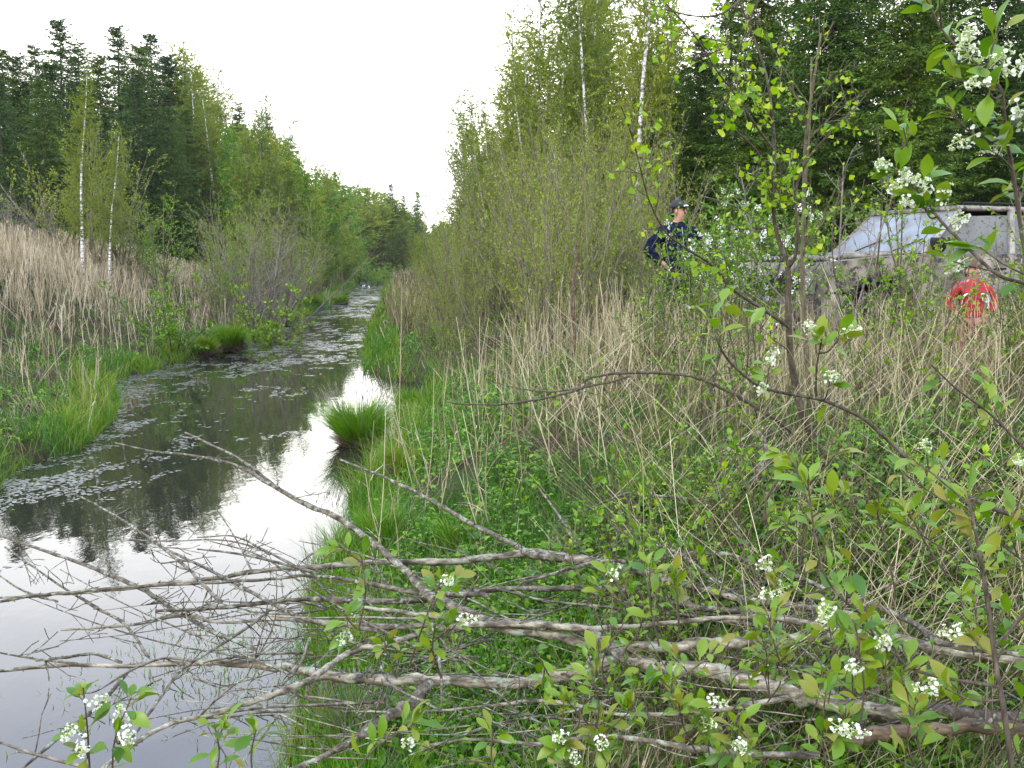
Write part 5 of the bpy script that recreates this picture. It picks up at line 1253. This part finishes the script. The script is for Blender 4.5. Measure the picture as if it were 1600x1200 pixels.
leafy_stems('young_birch', 'sparse overhead birch spray with large yellow green leaves at the top', [
    [(1240, -60, 4, 3.6), (1180, -20, 4, 3.6), (1130, 20, 3, 3.6), (1085, 25, 2.5, 3.6), (1040, 15, 2, 3.6)], [(1200, -40, 3, 3.7), (1165, 50, 2.5, 3.7), (1150, 100, 2, 3.7), (1155, 150, 1.5, 3.7)]], PB, 'young_birch_leaf', LEAF_BIRCH, .045, .85, 'dark_bark', 'birch', 7, .3, t0=.1)
dead_branch('bare_branch', [(700, 628, 1.6, 5.2), (730, 632, 2, 5.2), (800, 630, 2.5, 5.2), (870, 618, 3, 5.2), (912, 605, 3, 5.2), (918, 592, 3, 5.2), (960, 584, 3.5, 5.2), (1020, 582, 4, 5.2), (1070, 586, 4, 5.2), (1110, 598, 4.5, 5.2), (1170, 630, 5, 5.2), (1222, 662, 5.5, 5.2), (1250, 690, 6, 5.2), (1276, 735, 7, 5.2)], 1.3, 'dark_bark', 'bare dark arching branch reaching far left from the forked birch foot', 2.5, .3, knots=False)
dead_branch('bare_branch', [(775, 598, 1.2, 5.5), (810, 607, 1.5, 5.4), (860, 612, 2, 5.3), (905, 606, 2.5, 5.25), (950, 598, 2.5, 5.2), (985, 588, 3, 5.2)], 1.3, 'dark_bark', 'thin bare twig parallel to the arching branch', 3, .2, knots=False)
dead_branch('wooden_stub', [(1196, 668, 6, 5.0), (1186, 675, 8, 5.0), (1194, 700, 9, 4.9), (1194, 722, 10, 4.85), (1182, 745, 11, 4.8), (1180, 760, 11, 4.8)][::1], 1.3, 'bark_wood', 'bent grey bark covered stub left of the forked birch foot', 0, .1, cat='stub')
dead_branch('dead_trunk', [(908, 355, 1.5, 9), (902, 400, 3.5, 9), (896, 440, 4.5, 9), (895, 470, 4.5, 9), (898, 520, 4, 9), (896, 560, 3, 9)], 1.3, 'red_wood', 'thin dead trunk with peeling orange bark in front of the thicket', 2, .5, cat='dead trunk')
dead_branch('bare_branch', [(990, 772, 2.5, 4.6), (1040, 776, 3, 4.6), (1090, 783, 3.5, 4.6), (1130, 805, 4, 4.5), (1165, 850, 4.5, 4.3), (1180, 880, 5, 4.1)], 1.3, 'bark_wood', 'forked dark dry branch lying in the grass left of the leafy shoots', 4, .3)
dead_branch('bare_branch', [(870, 815, 1.5, 4.9), (920, 795, 2, 4.8), (985, 768, 2.5, 4.6)], 1.3, 'bark_wood', 'thin dry twig lying in the grass left of the forked dark branch', 3, .2)

# small leaved shrubs in front of the car
PC = [None, dict(seg=.08, wig=.09, trop=.05, n=4, ref=.3, start=.1, shape=lambda t: 1, len=.3, ang=.7, tap=.7, rr=.007, leaf=22), dict(seg=.05, wig=.1, trop=.03, len=.1, ang=.8, tap=.6, rr=.008, leaf=55)]
leafy_stems('currant_bush', 'small leaved bright green bush in front of the car wheel', [
    [(1418, 720, 5, 6.2), (1417, 600, 5, 6.2), (1419, 520, 4, 6.2), (1416, 460, 3, 6.2), (1395, 400, 2.5, 6.2), (1385, 340, 2, 6.2)], [(1430, 715, 4, 6.4), (1432, 600, 4, 6.4), (1425, 500, 3, 6.4), (1440, 420, 2, 6.4), (1445, 370, 1.5, 6.4)],
    [(1405, 710, 3, 6.3), (1380, 600, 3, 6.3), (1365, 500, 2, 6.3), (1340, 430, 1.5, 6.3)], [(1425, 720, 3, 6.0), (1470, 600, 3, 6.0), (1500, 480, 2, 6.0), (1518, 400, 1.5, 6.0)]], PC, 'fresh_leaf', LEAF_HERB, .030, .85, 'green_bark', 'bush', 5, .28, t0=.3, droop=0)
leafy_stems('currant_bush', 'small leaved shrub with thin upright twigs before the car bonnet', [
    [(1345, 700, 3, 7), (1350, 560, 3, 7), (1372, 400, 2.5, 7), (1378, 300, 2, 7), (1370, 200, 1.5, 7)], [(1350, 700, 3, 7.2), (1400, 480, 2.5, 7.2), (1410, 330, 2, 7.2), (1412, 190, 1.5, 7.2), (1420, 150, 1.2, 7.2)], [(1340, 700, 3, 7.1), (1320, 520, 2, 7.1), (1300, 380, 2, 7.1), (1320, 260, 1.5, 7.1)]], PC, 'fresh_leaf', LEAF_HERB, .032, .8, 'dark_bark', 'bush', 2.6, .22, t0=.3, droop=0)
leafy_stems('grey_shrub', 'greyish bare shrub twigs rising between the birch and the car', [
    [(1300, 700, 4, 6.8), (1330, 520, 3, 6.8), (1370, 380, 2.5, 6.8), (1400, 290, 2, 6.8)], [(1290, 700, 3, 7.2), (1305, 500, 3, 7.2), (1312, 380, 2.5, 7.2), (1318, 260, 2, 7.2)], [(1280, 700, 3, 7.4), (1240, 500, 3, 7.4), (1190, 420, 2, 7.4), (1155, 260, 1.5, 7.4)], [(1300, 700, 3, 6.6), (1400, 560, 2, 6.6), (1480, 460, 2, 6.6), (1540, 420, 1.5, 6.6)]], PBs, 'fresh_leaf', LEAF_HERB, .03, .7, 'purple_twig', 'shrub', 7, .5, t0=.3, droop=0)
# flowering bird cherry bush behind
def flower_bush(px, py, d, H, label, seed):
    rng = np.random.default_rng(seed); p = P(px, py, d); gz_ = float(ground_z(p[0], p[1])); root = empty('flowering_cherry_bush', (p[0], p[1], gz_), label, 'bush')
    out, sites = [], []
    PR = [dict(seg=.2, wig=.06, trop=.03, n=16, ref=2, start=.3, shape=lambda t: 1.1 - .5 * t, tap=.85), dict(seg=.1, wig=.1, trop=.05, n=4, ref=.5, start=.2, shape=lambda t: 1, len=.5, ang=.8, tap=.8, rr=.008, leaf=12), dict(seg=.07, wig=.1, trop=0, len=.2, ang=.8, tap=.7, rr=.008, leaf=26)]
    for k in range(7): grow(out, sites, rng, Vector((rng.normal(0, .1), rng.normal(0, .1), 0)), Vector((rng.normal(0, .28), rng.normal(0, .28), 1)).normalized(), H * rng.uniform(.7, 1.05), .014, 0, PR)
    A = np.array(out); mb = MB(); segs(mb, A[:, :3], A[:, 3:6], A[:, 6], A[:, 7], 4, .5); mb.build('branches', M['dark_bark'], root)
    S = np.array(sites); n = len(S); mb = MB(); leaves_far(mb, S[:, :3], nrm(S[:, 3:] + rng.normal(0, .7, (n, 3))), rng.uniform(.04, .07, n), .028, rng.random(n), rng); mb.build('foliage', M['fresh_leaf'], root)
    k = rng.choice(n, min(n, 65), replace=False); mb = MB()
    for i in k:
        m = 26; c = S[i, :3] + nrm(rng.normal(0, .4, 3) + np.array([0, 0, .5])) * .09 * rng.uniform(0, 1, (m, 1)) + rng.normal(0, .014, (m, 3))
        leaves_far(mb, c, rng.normal(0, 1, (m, 3)), .022, .018, rng.random(m), rng)
    mb.build('blossom', M['flower'], root)
flower_bush(1165, 560, 10.2, 1.7, 'white flowering bush beside the man', 5)
flower_bush(1225, 540, 12.8, 2.0, 'white flowering bush behind the front of the car', 6)
flower_bush(1128, 570, 11.0, 1.5, 'smaller pale flowering bush closest to the man', 8)

# reddish brown thin shoots and weeds on the right bank
PW = [dict(seg=.12, wig=.07, trop=.02, n=9, ref=1, start=.2, shape=lambda t: 1.1 - .5 * t, tap=.8), dict(seg=.06, wig=.1, trop=.06, len=.16, ang=.8, tap=.6, rr=.01, leaf=34)]
wp = []
for s_ in range(4):
    rng = np.random.default_rng(900 + s_); out, sites = [], []
    for k in range(3 + s_ % 3): grow(out, sites, rng, Vector((rng.normal(0, .04), rng.normal(0, .04), 0)), Vector((rng.normal(0, .35), rng.normal(0, .35), 1)).normalized(), rng.uniform(.4, .95), .0045, 0, PW)
    root = empty('bramble_sprig', (0, 0, 0)); A = np.array(out); mb = MB(); segs(mb, A[:, :3], A[:, 3:6], A[:, 6], A[:, 7], 4, .5); mb.build('stems', M['red_wood' if s_ % 2 else 'green_bark'], root)
    S = np.array(sites); n = len(S); mb = MB(); ax = nrm(S[:, 3:] + rng.normal(0, .7, (n, 3))); up = rng.normal(0, .4, (n, 3)) + np.array([0, 0, 1])
    L = .034 * rng.uniform(.6, 1.3, n); leaves_near(mb, S[:, :3], ax, up, L, L * .62, rng.random(n), LEAF_HERB); mb.build('foliage', M['herb' if s_ % 2 else 'fresh_leaf'], root); wp.append(root)
first = [True] * 4; cnt = 0; wr_ = np.random.default_rng(44)
while cnt < 90:
    x, d = scatter(wr_, 1, 900, 1650, 2.9, 8.5); x, d = float(x[0]), float(d[0])
    if x - float(xr(d)) < 1.2 or vnoise(x, d, .8) < .4: continue
    k = wr_.integers(4); o = wp[k] if first[k] else copy_tree(wp[k]); first[k] = False
    o.name = 'bramble_sprig'; tag(o, 'small leafy sprig with thin brown stems in the undergrowth of the right bank', 'sprig', 'leafy sprigs in the undergrowth')
    s = wr_.uniform(.6, 1.15); o.location = (x, d, float(ground_z(x, d)) - .01); o.rotation_euler = (wr_.normal(0, .15), wr_.normal(0, .15), wr_.uniform(0, 6.28)); o.scale = (s, s, s); cnt += 1

# slender upright shrubs among the reeds in front of the car and the man
PV = [dict(seg=.12, wig=.035, trop=.04, n=7, ref=1.5, start=.3, shape=lambda t: 1.15 - .6 * t, tap=.75), dict(seg=.07, wig=.08, trop=.08, n=3, ref=.3, start=.1, shape=lambda t: 1, len=.34, ang=.6, tap=.7, rr=.007, leaf=16), dict(seg=.05, wig=.1, trop=.05, len=.09, ang=.8, tap=.6, rr=.01, leaf=40)]
vp = []
for s_ in range(4):
    rng = np.random.default_rng(950 + s_); out, sites = [], []
    for k in range(2 + s_): grow(out, sites, rng, Vector((rng.normal(0, .06), rng.normal(0, .06), 0)), Vector((rng.normal(0, .13), rng.normal(0, .13), 1)).normalized(), rng.uniform(.9, 1.7), .008, 0, PV)
    root = empty('slender_shrub', (0, 0, 0)); A = np.array(out); mb = MB(); segs(mb, A[:, :3], A[:, 3:6], A[:, 6], A[:, 7], 5, .5); mb.build('stems', M['dark_bark' if s_ % 2 else 'twig'], root)
    S = np.array(sites); n = len(S); mb = MB(); ax = nrm(S[:, 3:] + rng.normal(0, .7, (n, 3))); up = rng.normal(0, .5, (n, 3)) + np.array([0, 0, 1])
    L = .034 * rng.uniform(.5, 1.3, n); leaves_near(mb, S[:, :3], ax, up, L, L * .7, rng.random(n), LEAF_HERB); mb.build('foliage', M['fresh_leaf'], root); vp.append(root)
first = [True] * 4
for i in range(34):
    px = wr_.uniform(930, 1640) if i > 9 else wr_.uniform(1000, 1130); d = wr_.uniform(5.6, 9.8) if i > 9 else wr_.uniform(8.5, 11.3)
    if px < 1085 and i > 9: px += 400
    if 1455 < px < 1575: px += 130
    if 1235 < px < 1345: px += 115
    x = (px - 800) / 1500 * d; k = wr_.integers(4); o = vp[k] if first[k] else copy_tree(vp[k]); first[k] = False
    o.name = 'slender_shrub'; tag(o, 'slender upright shrub with small fresh leaves rising out of the dry reeds', 'shrub', 'slender shrubs among the reeds')
    s = wr_.uniform(.6, 1.05); o.location = (x, d, float(ground_z(x, d)) - .02); o.rotation_euler = (0, 0, wr_.uniform(0, 6.28)); o.scale = (s, s, s)

# single tall reed stalks by the water
def reed(px, py, px2, py2, d, label='single pale dry reed stalk standing by the right water edge', group='single reed stalks by the water'):
    p = P(px, py, d); q = P(px2, py2, d); root = empty('reed_stalk', p, label, 'reed', group)
    mb = MB(); v = q - p; pts = spline(np.array([0 * v, v * .5 + fr.normal(0, .012, 3), v]), 5); tube(mb, pts, np.linspace(.0042, .0022, len(pts)), 5, var=fr.uniform(.4, .95)); 
    mb.build('stalk', M['straw'], root)
    mb = MB(); k = 3; t = fr.uniform(.15, .8, k); blades(mb, v * t[:, None], fr.uniform(.1, .22, k), .009, rl(fr, k, .9), rl(fr, k, .9), fr.uniform(.4, .9, k), fr, 3); mb.build('dry_leaf', M['straw'], root)
reed(623, 700, 628, 452, 8.6); reed(618, 745, 612, 640, 8.4)
for i in range(34):
    px = fr.uniform(570, 960); d = fr.uniform(5.8, 9.5); x = (px - 800) / 1500 * d; 
    if x < float(xr(d)) - .05: px = 800 + 1500 * (float(xr(d)) + fr.uniform(0, .3)) / d; x = (px - 800) / 1500 * d
    py = 410 + (2.5 - max(float(ground_z(x, d)), 0)) * 1500 / d; h = fr.uniform(.5, 1.25) * 1500 / d
    reed(px, py, px - fr.normal(.12, .16) * h, py - h, d)
# ------------------------------------------------------------------ tidy
for k, pl in protos.items():
    for i, pr in enumerate(pl):
        if (k, i) not in used:
            for ch in list(pr.children): bpy.data.objects.remove(ch)
            bpy.data.objects.remove(pr)
# ------------------------------------------------------------------ thin spring haze
hm = bpy.data.materials.new('thin_haze'); hm.use_nodes = True
hn, hl = hm.node_tree.nodes, hm.node_tree.links; hn.clear()
ho = hn.new("ShaderNodeOutputMaterial"); hv = hn.new("ShaderNodeVolumePrincipled")
hv.inputs['Color'].default_value = (.9, .94, 1, 1); hv.inputs['Density'].default_value = .00018
hl.new(hv.outputs[0], ho.inputs['Volume'])
bx = np.array([(x, y, z) for x in (-460, 460) for y in (-90, 950) for z in (-3, 60)], float)
hz = MB().add(bx, np.array([[0, 1, 3, 2], [4, 6, 7, 5], [0, 4, 5, 1], [2, 3, 7, 6], [0, 2, 6, 4], [1, 5, 7, 3]])).build('haze', hm)
tag(hz, 'thin pale haze softening the far trees', 'haze', kind='stuff')
scene.cycles.volume_bounces = 0
